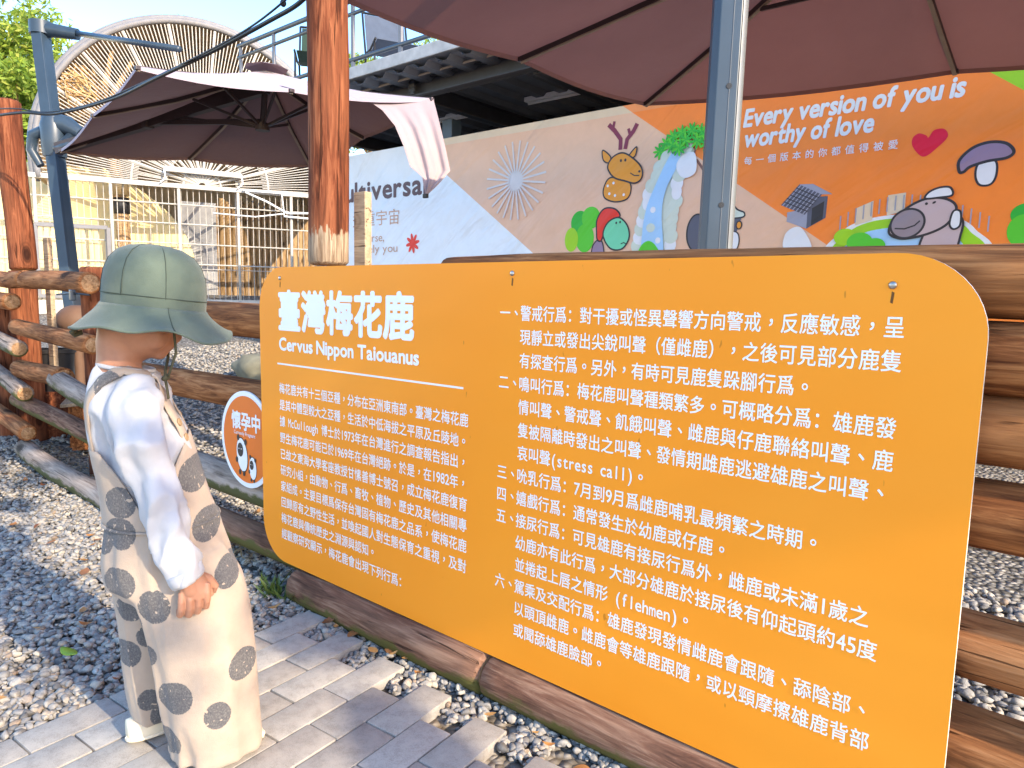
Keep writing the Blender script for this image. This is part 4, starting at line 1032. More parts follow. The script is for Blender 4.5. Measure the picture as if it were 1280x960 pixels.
field('backlit_top_hem', [(wl(ZH), ZH), (ol(ZH), ZH), (ol(ZT), ZT), (wl(ZT), ZT)], 'hem')  # both hem strips take a lighter colour that paints the backlight
field('orange_field', [(ol(ZB), ZB), (gl_(ZB), ZB), (gl_(ZH), ZH), (ol(ZH), ZH)], 'orange')
field('orange_backlit_hem', [(ol(ZH), ZH), (gl_(ZH), ZH), (gl_(ZT), ZT), (ol(ZT), ZT)], 'orange_backlit_hem')
field('lime_field', [(gl_(ZB), ZB), (5.2, ZB), (5.2, ZT), (gl_(ZT), ZT)], 'lime')
def spline(pts, n=8):
    out = []; N = len(pts)
    for i in range(N):
        p0, p1, p2, p3 = [Vector(pts[(i+k-1) % N]) for k in range(4)]
        for j in range(n):
            u = j/n; out.append(0.5*((2*p1)+(p2-p0)*u+(2*p0-5*p1+4*p2-p3)*u*u+(3*p1-p0-3*p2+p3)*u*u*u))
    return [(p.x, p.y) for p in out]
class Art:
    """flat print on the banner, each colour a layer a few millimetres proud of the last"""
    def __init__(s): s.mb = MB(); s.lay = 0
    def _y(s): s.lay += 1; return YB-0.002-0.0004*s.lay
    def poly(s, pts, m, outline=0.0, curve=True):
        pts = spline(pts) if curve else pts; y = s._y(); s.mb.cur = BN.index(m)
        s.mb._add([(x, y, z) for x, z in pts], [tuple(range(len(pts)))])
        if outline: s.line(pts, 'ink', outline, True)
        return s
    def line(s, pts, m, w, closed=False):
        y = s._y(); s.mb.cur = BN.index(m); N = len(pts); a, b_ = [], []
        for i in range(N):
            p, q = Vector(pts[(i-1) % N if closed else max(0, i-1)]), Vector(pts[(i+1) % N if closed else min(N-1, i+1)])
            d = (q-p).normalized(); nn = Vector((-d.y, d.x))*w/2; c = Vector(pts[i]); a.append((c.x+nn.x, y, c.y+nn.y)); b_.append((c.x-nn.x, y, c.y-nn.y))
        if closed: a.append(a[0]); b_.append(b_[0])
        s.mb.grid([a, b_]); return s
    def oval(s, cx, cz, rx, rz, m, outline=0.0, rot=0.0, n=36):
        c, s_ = cos(rot), sin(rot); pts = [(cx+rx*cos(2*pi*i/n)*c-rz*sin(2*pi*i/n)*s_, cz+rx*cos(2*pi*i/n)*s_+rz*sin(2*pi*i/n)*c) for i in range(n)]
        return s.poly(pts, m, outline, False)
    def text(s, txt, m, w, x, z, cw, ch, mono=True, shear=0.0, lat=0.08, width=None):
        y = s._y(); q = MB(); xe = put(q, txt, w, 0, 0, cw, ch, lambda a, b_: (a, y, b_), mono, shear, lat); f = (width/xe) if width else 1
        s.mb.cur = BN.index(m); s.mb._add([(x+a*f, yy, z+c) for a, yy, c in q.v], q.f); return s
    def build(s, name): return s.mb.build(name, BM, bn)
a = Art(); a.text('Multiversal', 'plum', 0.024, -5.42, 2.150, 0.40, 0.315, False, lat=0.10, width=1.76); a.text('多重宇宙', 'print_tan', 0.004, -5.02, 1.855, 0.225, 0.19)
a.text('verse,', 'print_tan', 0, -4.80, 1.655, 0.15, 0.135, False, lat=0.07, width=0.40); a.text('truely you', 'print_tan', 0, -4.93, 1.525, 0.15, 0.135, False, lat=0.07, width=0.77); a.build('multiversal_lettering')
a = Art()
for i in range(8): a.oval(-3.912+0.062*cos(i*pi/4+.2), 1.612+0.062*sin(i*pi/4+.2), 0.052, 0.020, 'red', 0, i*pi/4+.2, 16)
a.oval(-3.912, 1.612, 0.05, 0.05, 'red'); a.build('red_flower_print')
a = Art(); a.oval(-2.408, 2.170, 0.095, 0.095, 'pale')
for i in range(24):
    th = 2*pi*(i+.5)/24; a.line([(-2.408+0.08*cos(th), 2.170+0.08*sin(th)), (-2.408+0.382*cos(th), 2.170+0.382*sin(th))], 'pale', 0.019)
a.build('sunburst_print')
a = Art()
a.text('Every version of you is', 'letters', 0.036, -0.105, 2.373, 0.185, 0.185, False, 0.16, 0.075, 1.47); a.text('worthy of love', 'letters', 0.036, -0.095, 2.220, 0.185, 0.185, False, 0.16, 0.075, 0.93)
x = -0.085
for c in '每一個版本的你都值得被愛': a.text(c, 'letters', 0.012, x, 2.088, 0.066, 0.066); x += 0.0925
a.build('slogan_lettering')
a = Art(); a.poly([(1.157, 2.012), (1.088, 2.080), (1.080, 2.140), (1.115, 2.168), (1.160, 2.150), (1.175, 2.135), (1.205, 2.178), (1.262, 2.178), (1.287, 2.130), (1.245, 2.075)], 'pink'); a.build('heart_print')
# a plain mushroom, a hut, a pool with a brown animal, a waterfall, a deer and a tortoise: generic drawings of the same size and colours
a = Art(); a.poly([(1.475, 1.935), (1.560, 1.945), (1.575, 1.86), (1.55, 1.80), (1.49, 1.80), (1.462, 1.86)], 'letters', 0.013)
a.poly([(1.370, 1.895), (1.365, 1.965), (1.43, 2.035), (1.52, 2.062), (1.61, 2.045), (1.655, 1.99), (1.62, 1.955), (1.52, 1.945), (1.43, 1.920), (1.395, 1.890)], 'mauve', 0.018); a.build('mushroom_print')
a = Art(); a.poly([(0.275, 1.70), (0.275, 1.632), (0.423, 1.573), (0.423, 1.72)], 'lilac', 0, False); a.poly([(0.423, 1.573), (0.555, 1.645), (0.560, 1.80), (0.485, 1.80), (0.423, 1.72)], 'slate', 0, False); a.poly([(0.455, 1.593), (0.535, 1.637), (0.538, 1.765), (0.455, 1.72)], 'ink', 0, False)
a.poly([(0.225, 1.757), (0.352, 1.900), (0.520, 1.815), (0.405, 1.675)], 'slate', 0, False); a.poly([(0.352, 1.900), (0.450, 1.895), (0.592, 1.810), (0.515, 1.815)], 'lilac', 0, False)
for i in range(7):
    f = (i+.5)/7; p, q = Vector((0.225, 1.757)).lerp(Vector((0.405, 1.675)), f), Vector((0.352, 1.900)).lerp(Vector((0.520, 1.815)), f); a.line([tuple(p), tuple(q)], 'lilac', 0.008)
for i in range(1, 6):
    f = i/6; p, q = Vector((0.225, 1.757)).lerp(Vector((0.352, 1.900)), f), Vector((0.405, 1.675)).lerp(Vector((0.520, 1.815)), f); a.line([tuple(p), tuple(q)], 'ink', 0.006)
a.poly([(0.28, 1.42), (0.27, 1.53), (0.33, 1.585), (0.40, 1.57), (0.47, 1.42)], 'letters', 0); a.build('hut_print')
a = Art()
a.poly([(0.62, 1.38), (0.68, 1.545), (0.82, 1.615), (1.0, 1.64), (1.2, 1.635), (1.38, 1.60), (1.49, 1.52), (1.53, 1.38)], 'letters', 0); a.poly([(0.66, 1.38), (0.72, 1.53), (0.84, 1.595), (1.0, 1.615), (1.2, 1.61), (1.37, 1.58), (1.46, 1.51), (1.50, 1.38)], 'lime', 0)
a.poly([(0.72, 1.38), (0.80, 1.51), (0.95, 1.55), (1.15, 1.55), (1.32, 1.52), (1.40, 1.38)], 'water', 0)
for x0, z0, z1, zb in ((0.76, 1.70, 1.745, 1.58), (0.96, 1.775, 1.785, 1.635)): a.poly([(x0, zb), (x0+.11, zb+.03), (x0+.11, z1), (x0, z0)], 'hem', 0, False)
for i in range(19):
    x = 0.66+0.05*i; zt = 1.60+0.17*sin(pi*min(1, (i+2)/20)); a.line([(x, zt-0.10), (x, zt)], 'lilac', 0.008)
for cx, cz, r in ((0.70, 1.50, .075), (0.80, 1.46, .085), (0.90, 1.43, .07)): a.oval(cx, cz, r, r*.8, 'leafgreen' if cx > .75 else 'lime')
a.poly([(1.19, 1.36), (1.20, 1.50), (1.28, 1.58), (1.36, 1.62), (1.415, 1.585), (1.415, 1.50), (1.37, 1.36)], 'capy', 0.014)
a.poly([(0.985, 1.545), (1.01, 1.605), (1.10, 1.69), (1.21, 1.735), (1.32, 1.72), (1.375, 1.66), (1.33, 1.56), (1.22, 1.50), (1.08, 1.475), (1.00, 1.50)], 'capy', 0.016)
a.oval(1.095, 1.575, 0.105, 0.095, 'snout', 0.014, 0.5); a.line([(1.02, 1.545), (1.08, 1.54), (1.14, 1.56), (1.17, 1.59)], 'ink', 0.009)
a.oval(1.20, 1.700, 0.009, 0.009, 'ink'); a.oval(1.245, 1.705, 0.012, 0.007, 'ink', 0, .5)
a.poly([(1.19, 1.735), (1.21, 1.775), (1.27, 1.80), (1.33, 1.795), (1.345, 1.745), (1.27, 1.735)], 'letters', 0.013); a.poly([(1.345, 1.56), (1.36, 1.64), (1.40, 1.635), (1.405, 1.55), (1.37, 1.525)], 'letters', 0.012); a.build('pool_print')
a = Art()
for cx, cz, rx, rz in ((1.76, 1.60, .09, .07), (1.74, 1.50, .08, .10), (1.84, 1.55, .10, .12)): a.oval(cx, cz, rx, rz, 'green' if cz > 1.55 else 'leafgreen')
a.build('bush_print')
a = Art()
a.poly([(-1.0, 1.36), (-1.02, 1.55), (-1.00, 1.78), (-0.93, 1.98), (-0.83, 2.16), (-0.72, 2.27), (-0.52, 2.27), (-0.55, 2.12), (-0.64, 2.00), (-0.69, 1.85), (-0.68, 1.65), (-0.66, 1.36)], 'stone', 0)
R_ = random.Random(4)
for i in range(13):
    f = i/12; z = 1.42+0.86*f
    for sd__ in (0, 1):
        xa = (-1.00+0.30*f**2.2) if sd__ == 0 else (-0.68+0.10*f**2)
        a.oval(xa+R_.uniform(-.015, .015), z, 0.055+R_.uniform(-.012, .012), 0.062, ('stone', 'letters', 'stone')[R_.randrange(3)])
a.poly([(-0.94, 1.36), (-0.955, 1.60), (-0.92, 1.82), (-0.83, 2.03), (-0.74, 2.20), (-0.66, 2.30), (-0.60, 2.30), (-0.66, 2.12), (-0.745, 1.95), (-0.775, 1.75), (-0.75, 1.36)], 'water', 0)
a.oval(-0.86, 1.79, .026, .026, 'letters'); a.oval(-0.875, 1.64, .042, .038, 'stone'); a.oval(-0.80, 1.53, .026, .026, 'letters')
a.poly([(-0.62, 2.05), (-0.66, 2.14), (-0.60, 2.22), (-0.50, 2.22), (-0.48, 2.08), (-0.55, 2.03)], 'letters', 0)
a.poly([(-0.98, 1.40), (-0.96, 1.49), (-0.89, 1.53), (-0.82, 1.49), (-0.78, 1.40)], 'leafgreen', 0); a.build('waterfall_print')
a = Art(); a.line([(-0.70, 2.24), (-0.60, 2.19), (-0.48, 2.16), (-0.42, 2.08)], 'bark', 0.022); a.line([(-0.60, 2.19), (-0.63, 2.27)], 'bark', 0.014); a.line([(-0.52, 2.17), (-0.50, 2.26)], 'bark', 0.014)
for cx, cz in ((-0.82, 2.27), (-0.76, 2.32), (-0.70, 2.37), (-0.62, 2.39), (-0.53, 2.40), (-0.45, 2.38), (-0.70, 2.30), (-0.58, 2.33), (-0.47, 2.31), (-0.40, 2.34), (-0.63, 2.27), (-0.38, 2.28)):
    for i in range(9):
        th = i*2*pi/9+cx*20; a.oval(cx+.035*cos(th), cz+.035*sin(th), .036, .011, ('green', 'leafgreen')[i % 2], 0, th, 10)
a.build('tree_print')
a = Art()
for cx, cz, rx, rz, m in ((-1.62, 1.72, .10, .11, 'green'), (-1.50, 1.76, .10, .10, 'leafgreen'), (-1.56, 1.58, .10, .13, 'leafgreen'), (-1.71, 1.57, .075, .11, 'lime')): a.oval(cx, cz, rx, rz, m)
a.poly([(-1.47, 1.38), (-1.47, 1.50), (-1.41, 1.56), (-1.36, 1.52), (-1.35, 1.38)], 'mauve', 0.012)
a.poly([(-1.43, 1.62), (-1.43, 1.74), (-1.36, 1.83), (-1.25, 1.825), (-1.19, 1.76), (-1.27, 1.72), (-1.34, 1.63), (-1.38, 1.55), (-1.42, 1.56)], 'red', 0.014)
a.poly([(-1.36, 1.60), (-1.31, 1.71), (-1.20, 1.745), (-1.11, 1.67), (-1.09, 1.56), (-1.16, 1.47), (-1.28, 1.48)], 'mint', 0.014)
a.oval(-1.225, 1.70, .009, .011, 'ink'); a.oval(-1.185, 1.705, .009, .011, 'ink'); a.line([(-1.17, 1.515), (-1.14, 1.525), (-1.11, 1.51)], 'ink', .009); a.build('tortoise_print')
a = Art()
a.line([(-1.215, 2.33), (-1.215, 2.42), (-1.28, 2.50), (-1.345, 2.56)], 'maroon', 0.040); a.line([(-1.30, 2.51), (-1.285, 2.58)], 'maroon', 0.026); a.line([(-1.165, 2.33), (-1.15, 2.41), (-1.09, 2.47), (-1.055, 2.53)], 'maroon', 0.038); a.line([(-1.12, 2.44), (-1.14, 2.50)], 'maroon', 0.026)
a.poly([(-1.30, 2.10), (-1.37, 2.02), (-1.36, 1.93), (-1.25, 1.885), (-1.13, 1.90), (-1.09, 1.97), (-1.12, 2.05)], 'deer', 0.013)
for dx, dz in ((-1.33, 2.03), (-1.31, 1.96), (-1.27, 2.05), (-1.25, 1.94), (-1.16, 1.94)): a.oval(dx, dz, .012, .012, 'letters')
a.poly([(-1.31, 2.28), (-1.395, 2.345), (-1.385, 2.26), (-1.33, 2.23)], 'deer', 0.012); a.poly([(-1.12, 2.27), (-1.05, 2.335), (-1.055, 2.27), (-1.09, 2.245)], 'deer', 0.012)
a.poly([(-1.335, 2.19), (-1.29, 2.27), (-1.19, 2.30), (-1.09, 2.25), (-0.995, 2.16), (-0.985, 2.07), (-1.05, 2.03), (-1.16, 2.06), (-1.27, 2.10)], 'deer', 0.014)
a.oval(-1.20, 2.235, .011, .013, 'ink'); a.oval(-1.155, 2.235, .011, .013, 'ink'); a.oval(-1.01, 2.125, .012, .010, 'ink'); a.line([(-1.10, 2.12), (-1.06, 2.095), (-1.01, 2.09)], 'ink', 0.009); a.build('deer_print')
a = Art(); a.oval(-0.45, 1.58, 0.09, 0.15, 'slate', 0.013); a.poly([(-0.25, 1.60), (-0.24, 1.78), (-0.15, 1.76), (-0.08, 1.68), (-0.2, 1.40)], 'slate', 0); a.poly([(-0.26, 1.68), (-0.25, 1.78), (-0.18, 1.82), (-0.12, 1.75), (-0.06, 1.72), (-0.07, 1.685), (-0.2, 1.68)], 'stone', 0.012); a.oval(-0.095, 1.625, .022, .03, 'deer', 0.010); a.poly([(-0.25, 1.45), (-0.17, 1.57), (-0.10, 1.56), (-0.09, 1.47), (-0.14, 1.40)], 'letters', 0.010); a.build('grey_animal_print')
# timber rail the banner is lashed to

# ------------------------------------------------------------------ the raised walkway
deck = empty('walkway', (-1.0, 4.3, 0.4)); tag(deck, 'raised steel walkway with a pale concrete edge and blue-grey railing above the banner', 'walkway')
X0, X1, YD0, YD1 = -6.3, 6.0, 3.40, 9.0
t = MB(); t.box(((X0+X1)/2, (YD0+YD1)/2, 3.275), (X1-X0, YD1-YD0, 0.115), None, .008); t.build('slab', MT['concrete'], deck)
P = []
nx = int((X1-X0)/0.05)
for yy in (YD0+0.02, YD1-0.02): P.append([(X0+0.05*i, yy, 3.197+(0.0 if (i//3) % 2 else -0.045)) for i in range(nx)])
t = MB(); t.grid(P); t.build('corrugated_soffit', plain('grey_corrugated_sheet', (0.13, 0.14, 0.16), 0.45, .3), deck)
def ibeam(t, a, b, h, w):
    a, b = Vector(a), Vector(b); t.bar(a, b, 0.012, h); z = Vector((0, 0, h/2-.008)); t.bar(a+z, b+z, w, 0.016); t.bar(a-z, b-z, w, 0.016)
for yy, zc in ((3.80, 3.112), (5.7, 3.06), (8.8, 3.06)):
    t = MB(); ibeam(t, (X0, yy, zc), (X1, yy, zc), 0.165 if yy < 5 else .26, 0.12); t.build('long_beam', MT['dark_steel'], deck)
for xx in (-5.8, -3.42, -1.9, -0.4, 2.6, 5.6):
    t = MB(); ibeam(t, (xx, 3.86, 3.10), (xx, 8.8, 3.10), 0.18, 0.10); t.build('cross_beam', MT['dark_steel'], deck)
    t = MB(); t.box((xx, 3.735, 3.112), (0.09, 0.012, 0.13))
    for k in (-.045, 0, .045):
        for s_ in (-.03, .03): t.tube([(xx+s_, 3.735, 3.112+k), (xx+s_, 3.722, 3.112+k)], 0.008, 6)
    t.build('bolted_plate', MT['dark_steel'], deck)
for xx in (-5.8, -3.46, 2.6, 5.6):
    for yy in (4.35, 8.8):
        t = MB(); t.box((xx, yy, 1.47), (0.15, 0.15, 2.9), None, .006); t.build('column', MT['steel'], deck)
t = MB(); t.tube([(X0, 3.62, 3.165), (-4.2, 3.62, 3.16), (-2.6, 3.62, 3.17), (0, 3.62, 3.165), (X1, 3.62, 3.17)], 0.011, 8); t.build('conduit_pipe', MT['tan_edge'], deck)
RY_ = 3.47
for zz_, r in ((4.02, .026), (3.885, .020), (3.43, .022)):
    t = MB(); t.tube([(X0, RY_, zz_), (X1, RY_, zz_)], r, 10); t.build('handrail', MT['steel'], deck, True)
x = -6.25
while x < X1:
    t = MB(); t.bar((x, RY_, 3.34), (x, RY_, 4.0), 0.04, 0.025, (0, 1, 0)); t.build('baluster', MT['grey_paint'], deck); x += 0.74
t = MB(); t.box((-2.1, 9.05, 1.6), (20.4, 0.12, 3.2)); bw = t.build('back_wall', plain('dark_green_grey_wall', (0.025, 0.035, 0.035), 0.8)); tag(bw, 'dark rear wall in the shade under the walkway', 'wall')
for xx, lab in ((-2.44, 'long fluorescent tube fitting slung under the walkway right of the column'), (-4.15, 'fluorescent tube fitting seen just right of the torn parasol corner')):
    r = empty('tube_light', (xx, 4.9, 3.15)); tag(r, lab, 'lamp', 'tube fittings under the walkway')
    t = MB(); t.box((xx, 4.9, 3.16), (0.86, 0.08, 0.05), None, .006); t.build('housing', MT['white'], r)
    t = MB(); t.tube([(xx-.40, 4.9, 3.12), (xx+.40, 4.9, 3.12)], 0.014, 10); t.build('tube', MT['white'], r, True)
# sling chairs up on the walkway
MT['sling'] = plain('blue_grey_sling_mesh', (0.06, 0.08, 0.12), 0.8); MT['sling_green'] = plain('dark_green_sling_mesh', (0.02, 0.045, 0.03), 0.8)
def sling_chair(loc, rz, mat, label):
    r = empty('sling_chair', loc, rz); tag(r, label, 'chair', 'chairs on the walkway')
    t = MB(); t.grid([[(0.0, y, 0.40), (-0.06, y, 0.58), (-0.15, y, 0.88)] for y in (-.23, .23)]); solid(t.build('backrest', mat, r, local=True), .006)
    t = MB(); t.grid([[(0.0, y, 0.40), (0.22, y, 0.38), (0.46, y, 0.43)] for y in (-.23, .23)]); solid(t.build('seat', mat, r, local=True), .006)
    for y in (-.25, .25):
        t = MB(); t.tube([(0.46, y, .43), (0.22, y, .38), (0, y, .40), (-.06, y, .58), (-.16, y, .90)], 0.013, 8); t.build('frame', MT['black'], r, True, local=True)
        t = MB(); t.tube([(0.40, y, .42), (0.44, y, .01)], 0.012, 8); t.build('leg', MT['black'], r, True, local=True)
        t = MB(); t.tube([(0.02, y, .40), (-0.10, y, .01)], 0.012, 8); t.build('leg', MT['black'], r, True, local=True)
    t = MB(); t.tube([(-.16, -.25, .90), (-.16, .25, .90)], 0.013, 8); t.build('top_rail', MT['black'], r, True, local=True)
sling_chair((-4.42, 4.25, 3.335), rad(-25), MT['sling'], 'blue-grey sling chair on the walkway right of the tall post')
sling_chair((-5.35, 4.0, 3.335), rad(-40), MT['sling_green'], 'dark green sling chair on the walkway left of the tall post')

# ------------------------------------------------------------------ the big barrel-roofed aviary
AO = Vector((-10.16, 4.85, 0.0)); AD = Vector((0.443, 0.896, 0)).normalized(); AN = Vector((AD.y, -AD.x, 0))   # AN faces the fence
def av(s, z, d=0.0): return AO+AD*s+Vector((0, 0, z))-AN*d
avi = empty('aviary', tuple(av(0, 0.8))); tag(avi, 'large cream barred aviary with a barrel roof and sunburst gable', 'aviary')
ZK, ZBM, CS, CZ, RAD, DEP = 0.84, 2.83, -0.05, 3.20, 2.36, 5.0
S0, S1 = -2.42, 2.32
t = MB(); t.bar(av(S0-.1, 0.50, -.06), av(S1+.6, 0.50, -.06), 0.22, 0.66, ch=.01); t.build('kerb', plain('cream_kerb', (0.62, 0.56, 0.42), .8), avi)  # kerb in one cream tone, slightly mottled
t = MB(); t.bar(av(S0-2.2, ZBM), av(S1+1.4, ZBM), 0.07, 0.075); t.build('main_beam', MT['white_paint'], avi)
t = MB(); t.bar(av(S0, ZK+.02), av(S1+.6, ZK+.02), 0.05, 0.06); t.build('bottom_rail', MT['white_paint'], avi)
for z in (1.42, 1.50, 1.85, 2.19, 2.52):
    t = MB(); t.tube([av(S0-2.2, z, .03), av(S1+1.4, z, .03)], 0.013 if z != 1.42 else .007, 6); t.build('rail', MT['white_paint'], avi)
for s_ in (-4.4, -3.4, -2.45, -1.37, -0.34, 0.62, 1.53, 2.32, 3.2):
    t = MB(); t.tube([av(s_, 0.6), av(s_, ZBM)], 0.027, 8); t.build('upright', MT['white_paint'], avi, True)
t = MB(); s_ = S0-2.1
while s_ < S1+1.2:
    t.tube([av(s_, 0.8, .05), av(s_, ZBM, .05)], 0.0062, 5, cap=False); s_ += 0.098
o = t.build('bar_grille', MT['white_paint'], avi); o['kind'] = 'stuff'
# sunburst gable
def arc(r, a): return CS+r*cos(a), CZ+r*sin(a)
t = MB()
for i in range(133):
    a = -0.16+(pi+0.32)*i/132; x1, z1 = arc(RAD-.06, a)
    if z1 < ZBM: continue
    f = (0.06 if i % 6 == 0 else .55 if i % 2 else 1.0)/max(0.06, sqrt((x1-0.04)**2+(z1-2.85)**2))
    t.tube([av(0.04+(x1-.04)*f, 2.85+(z1-2.85)*f), av(x1, z1)], 0.0085 if i % 12 else 0.026, 5, cap=False)
o = t.build('sunburst_bars', MT['white_paint'], avi); o['kind'] = 'stuff'
t = MB()
for r in (0.30, 1.1): t.tube([av(0.04+r*cos(pi*i/24), 2.85+r*sin(pi*i/24)) for i in range(25)], 0.018, 6)
t.build('sunburst_ring', MT['white_paint'], avi)
for d, r, w in ((0, RAD, .05), (0.10, RAD+.06, .07), (0.42, RAD+.07, .05), (1.6, RAD+.03, .04), (3.2, RAD+.03, .04), (DEP, RAD+.03, .04)):
    t = MB(); t.tube([av(*arc(r, -0.17+(pi+0.34)*i/64), d) for i in range(65)], w, 8); t.build('roof_hoop', MT['grey_paint'], avi, True)
P = []
for d in (0.04, 0.42, 1.0, 2.0, 3.5, DEP): P.append([av(*arc(RAD+.03, -0.17+(pi+0.34)*i/64), d) for i in range(65)])
t = MB(); t.grid(P); solid(t.build('roof_sheet', plain('weathered_tan_roof_sheet', (0.45, 0.33, 0.20), .7, var=.3, scale=2), avi, True), 0.03)
t = MB()
for i in range(17):
    a = -0.1+(pi+.2)*i/16; t.tube([av(*arc(RAD-.02, a), 0.05), av(*arc(RAD-.02, a), DEP)], 0.02, 5)
t.build('roof_purlin', MT['white_paint'], avi)
# gate
t = MB()
for a, b_ in (((-2.46, .9), (-2.46, 2.05)), ((-1.43, .9), (-1.43, 2.05)), ((-2.46, 2.05), (-1.43, 2.05)), ((-2.46, .9), (-1.43, .9))): t.bar(av(a[0], a[1], -.06), av(b_[0], b_[1], -.06), 0.06, 0.06)
t.build('gate_frame', MT['grey_paint'], avi)
# inside
rw = MB(); P = []
for i in range(13):
    row = []
    for j in range(31):
        z = 0.5+2.7*i/12; sm_ = 0.05-0.30*((z-.5)/1.55)**2-0.30*max(0, (z-2.05)/.75)**2
        s_ = -5.2+(5.2+sm_)*j/30; row.append(av(s_, z, 1.3+0.05*float(vnoise((s_*1.5, z*1.7, 1)))))
    P.append(row)
rw.grid(P); MT['yellow_wall'] = plain('ochre_yellow_rock_wall', (0.82, 0.65, 0.33), .85, var=.12, scale=1.8, bump=.6)
tag(solid(rw.build('rock_wall', MT['yellow_wall'], smooth=True), .15), 'ochre yellow rendered wall inside the left part of the aviary', 'wall')
t = MB(); t.bar(av(-0.35, 1.7, 2.4), av(0.30, 1.7, 2.4), 0.04, 2.3); tag(t.build('metal_panel', plain('dull_grey_metal_sheet', (0.36, 0.36, 0.37), .5, .2, var=.25, scale=3)), 'dull grey metal panel standing between yellow wall and palisade', 'panel')
pal = empty('palisade', tuple(av(1.2, .6, 3.0))); tag(pal, 'brown palisade of upright logs at the back of the aviary', 'palisade')
MT['palisade'] = wood('pale_brown_palisade_wood', (0.16, 0.10, 0.05), (0.34, 0.22, 0.11), (0.48, 0.34, 0.19))
for i in range(27):
    s_ = 0.30+0.125*i; log('palisade_log', av(s_, 0.5, 3.0), av(s_, 2.95+rng.uniform(-.12, .1), 3.0+rng.uniform(-.03, .03)), 0.066, MT['palisade'], pal, 60+i, n=10)
t = MB(); t.grid([[av(s_, z, 5.0) for z in (0.3, 5.6)] for s_ in (-3.2, 3.4)]); tag(solid(t.build('aviary_back_wall', plain('tan_back_wall', (0.45, 0.35, 0.22), .9, var=.2, scale=1)), .1), 'tan rear wall closing the far end of the aviary', 'wall')  # rear wall in one tan tone with random variation
# trunk with a root-ball nest
tr_ = empty('perch_tree', tuple(av(-1.25, .7, .55))); tag(tr_, 'bare dead trunk carrying a big straw nest inside the aviary', 'tree')
MT['bark'] = wood('pale_bark', (0.18, 0.10, 0.05), (0.38, 0.24, 0.12), (0.52, 0.36, 0.20), knots=False)
t = MB(); t.tube([av(-1.22, .6, .55), av(-1.24, 1.6, .55), av(-1.27, 2.4, .55), av(-1.33, 3.2, .55), av(-1.50, 4.0, .5)], [.12, .11, .11, .10, .09], 12); t.build('trunk', MT['bark'], tr_, True)
for k, (s_, z) in enumerate(((-1.30, 5.02), (-1.0, 4.9), (-1.9, 4.6), (-2.1, 4.1), (-1.1, 4.45))):
    t = MB(); t.tube([av(-1.48, 3.9, .5), av((-1.48+s_)/2-.04, (3.9+z)/2, .45), av(s_, z, .4)], [.07, .055, .03], 8); t.build('limb', MT['bark'], tr_, True)
t = MB(); t.tube([av(-1.26, 2.35, .55), av(-1.27, 2.62, .55)], [.135, .13], 12); t.build('black_band', MT['black'], tr_, True)
t = MB(); t.tube([av(-1.27, 2.66, .55), av(-1.28, 2.95, .55)], [.14, .13], 12); t.build('rope_wrap', MT['straw'], tr_, True)
t = MB(); c0 = av(-1.80, 4.25, .30)
for _ in range(420):
    d = Vector((rng.gauss(0, 1), rng.gauss(0, 1), rng.gauss(0, 1))).normalized(); p = c0+Vector((d.x*.36, d.y*.36, d.z*.42))*rng.uniform(.5, 1.0); q = (d.cross(Vector((rng.gauss(0, 1), rng.gauss(0, 1), rng.gauss(0, 1))))).normalized()*rng.uniform(.1, .28)
    t.tube([p-q, p+d*.04, p+q], .009, 4, cap=False)
t.ball(c0, (.28, .28, .34), 14, 10); t.build('nest', leaf_mat('nest_straw', [(0.42, 0.26, 0.10), (0.58, 0.40, 0.18), (0.34, 0.18, 0.07), (0.64, 0.48, 0.25)], 0), tr_)
# heater box and pipes
hb_ = MB(); hb_.bar(av(-0.55, 3.09, -.10), av(0.68, 3.07, -.10), 0.06, 0.09, ch=.02); ht = hb_.build('misting_box', MT['white_paint']); tag(ht, 'long white box fixed above the aviary main beam under the sunburst', 'fitting')
for s_ in (-.55, .68):
    t = MB(); t.tube([av(s_, 3.08, -.12), av(s_+.02, 2.93, -.12), av(s_-.06, 2.86, -.10)], .014, 6); t.build('bracket', MT['white'], ht)
t = MB(); t.tube([av(0.74, 2.80, -.08), av(1.1, 2.66, -.08), av(1.45, 2.48, -.08), av(1.8, 2.50, -.08), av(2.2, 2.60, -.08)], .018, 8); t.tube([av(.2, 2.40, -.07), av(.9, 2.38, -.07), av(1.4, 2.47, -.07)], .012, 8)
t.tube([av(0.70, 2.83, -.07), av(1.36, 2.83, -.07), av(1.40, 2.42, -.07), av(2.1, 2.40, -.07)], .020, 8)
tag(t.build('white_pipe', MT['white'], smooth=True), 'white water pipe running over the right side of the aviary bars', 'pipe')

# ------------------------------------------------------------------ small things inside the enclosure
bm = bmesh.new(); bmesh.ops.create_icosphere(bm, subdivisions=4, radius=1)
for v in bm.verts:
    p = np.array(v.co[:]); w = 1+.22*float(vnoise(p*1.4, 5))+.08*float(vnoise(p*4, 6)); v.co = Vector((v.co.x*.50*w, v.co.y*.30*w, max(-.10, min(.14, v.co.z*.22*w))))
me = bpy.data.meshes.new('rock'); bm.to_mesh(me); bm.free(); rk = link('rock', me, plain('olive_grey_rock', (0.23, 0.215, 0.15), .9, var=.35, scale=4, bump=.8), smooth=True)
rk.location = (-3.98, 2.55, float(gz(-3.98, 2.55))+.11); rk.rotation_euler = (0, 0, rad(40)); tag(rk, 'flat olive grey rock on the gravel beyond the fence rails', 'rock')
nb = empty('nest_box', (-2.85, .50, 0.0), rad(-24)); tag(nb, 'low brown wooden trough with a dark opening behind the left fence rails', 'box')
t = MB()
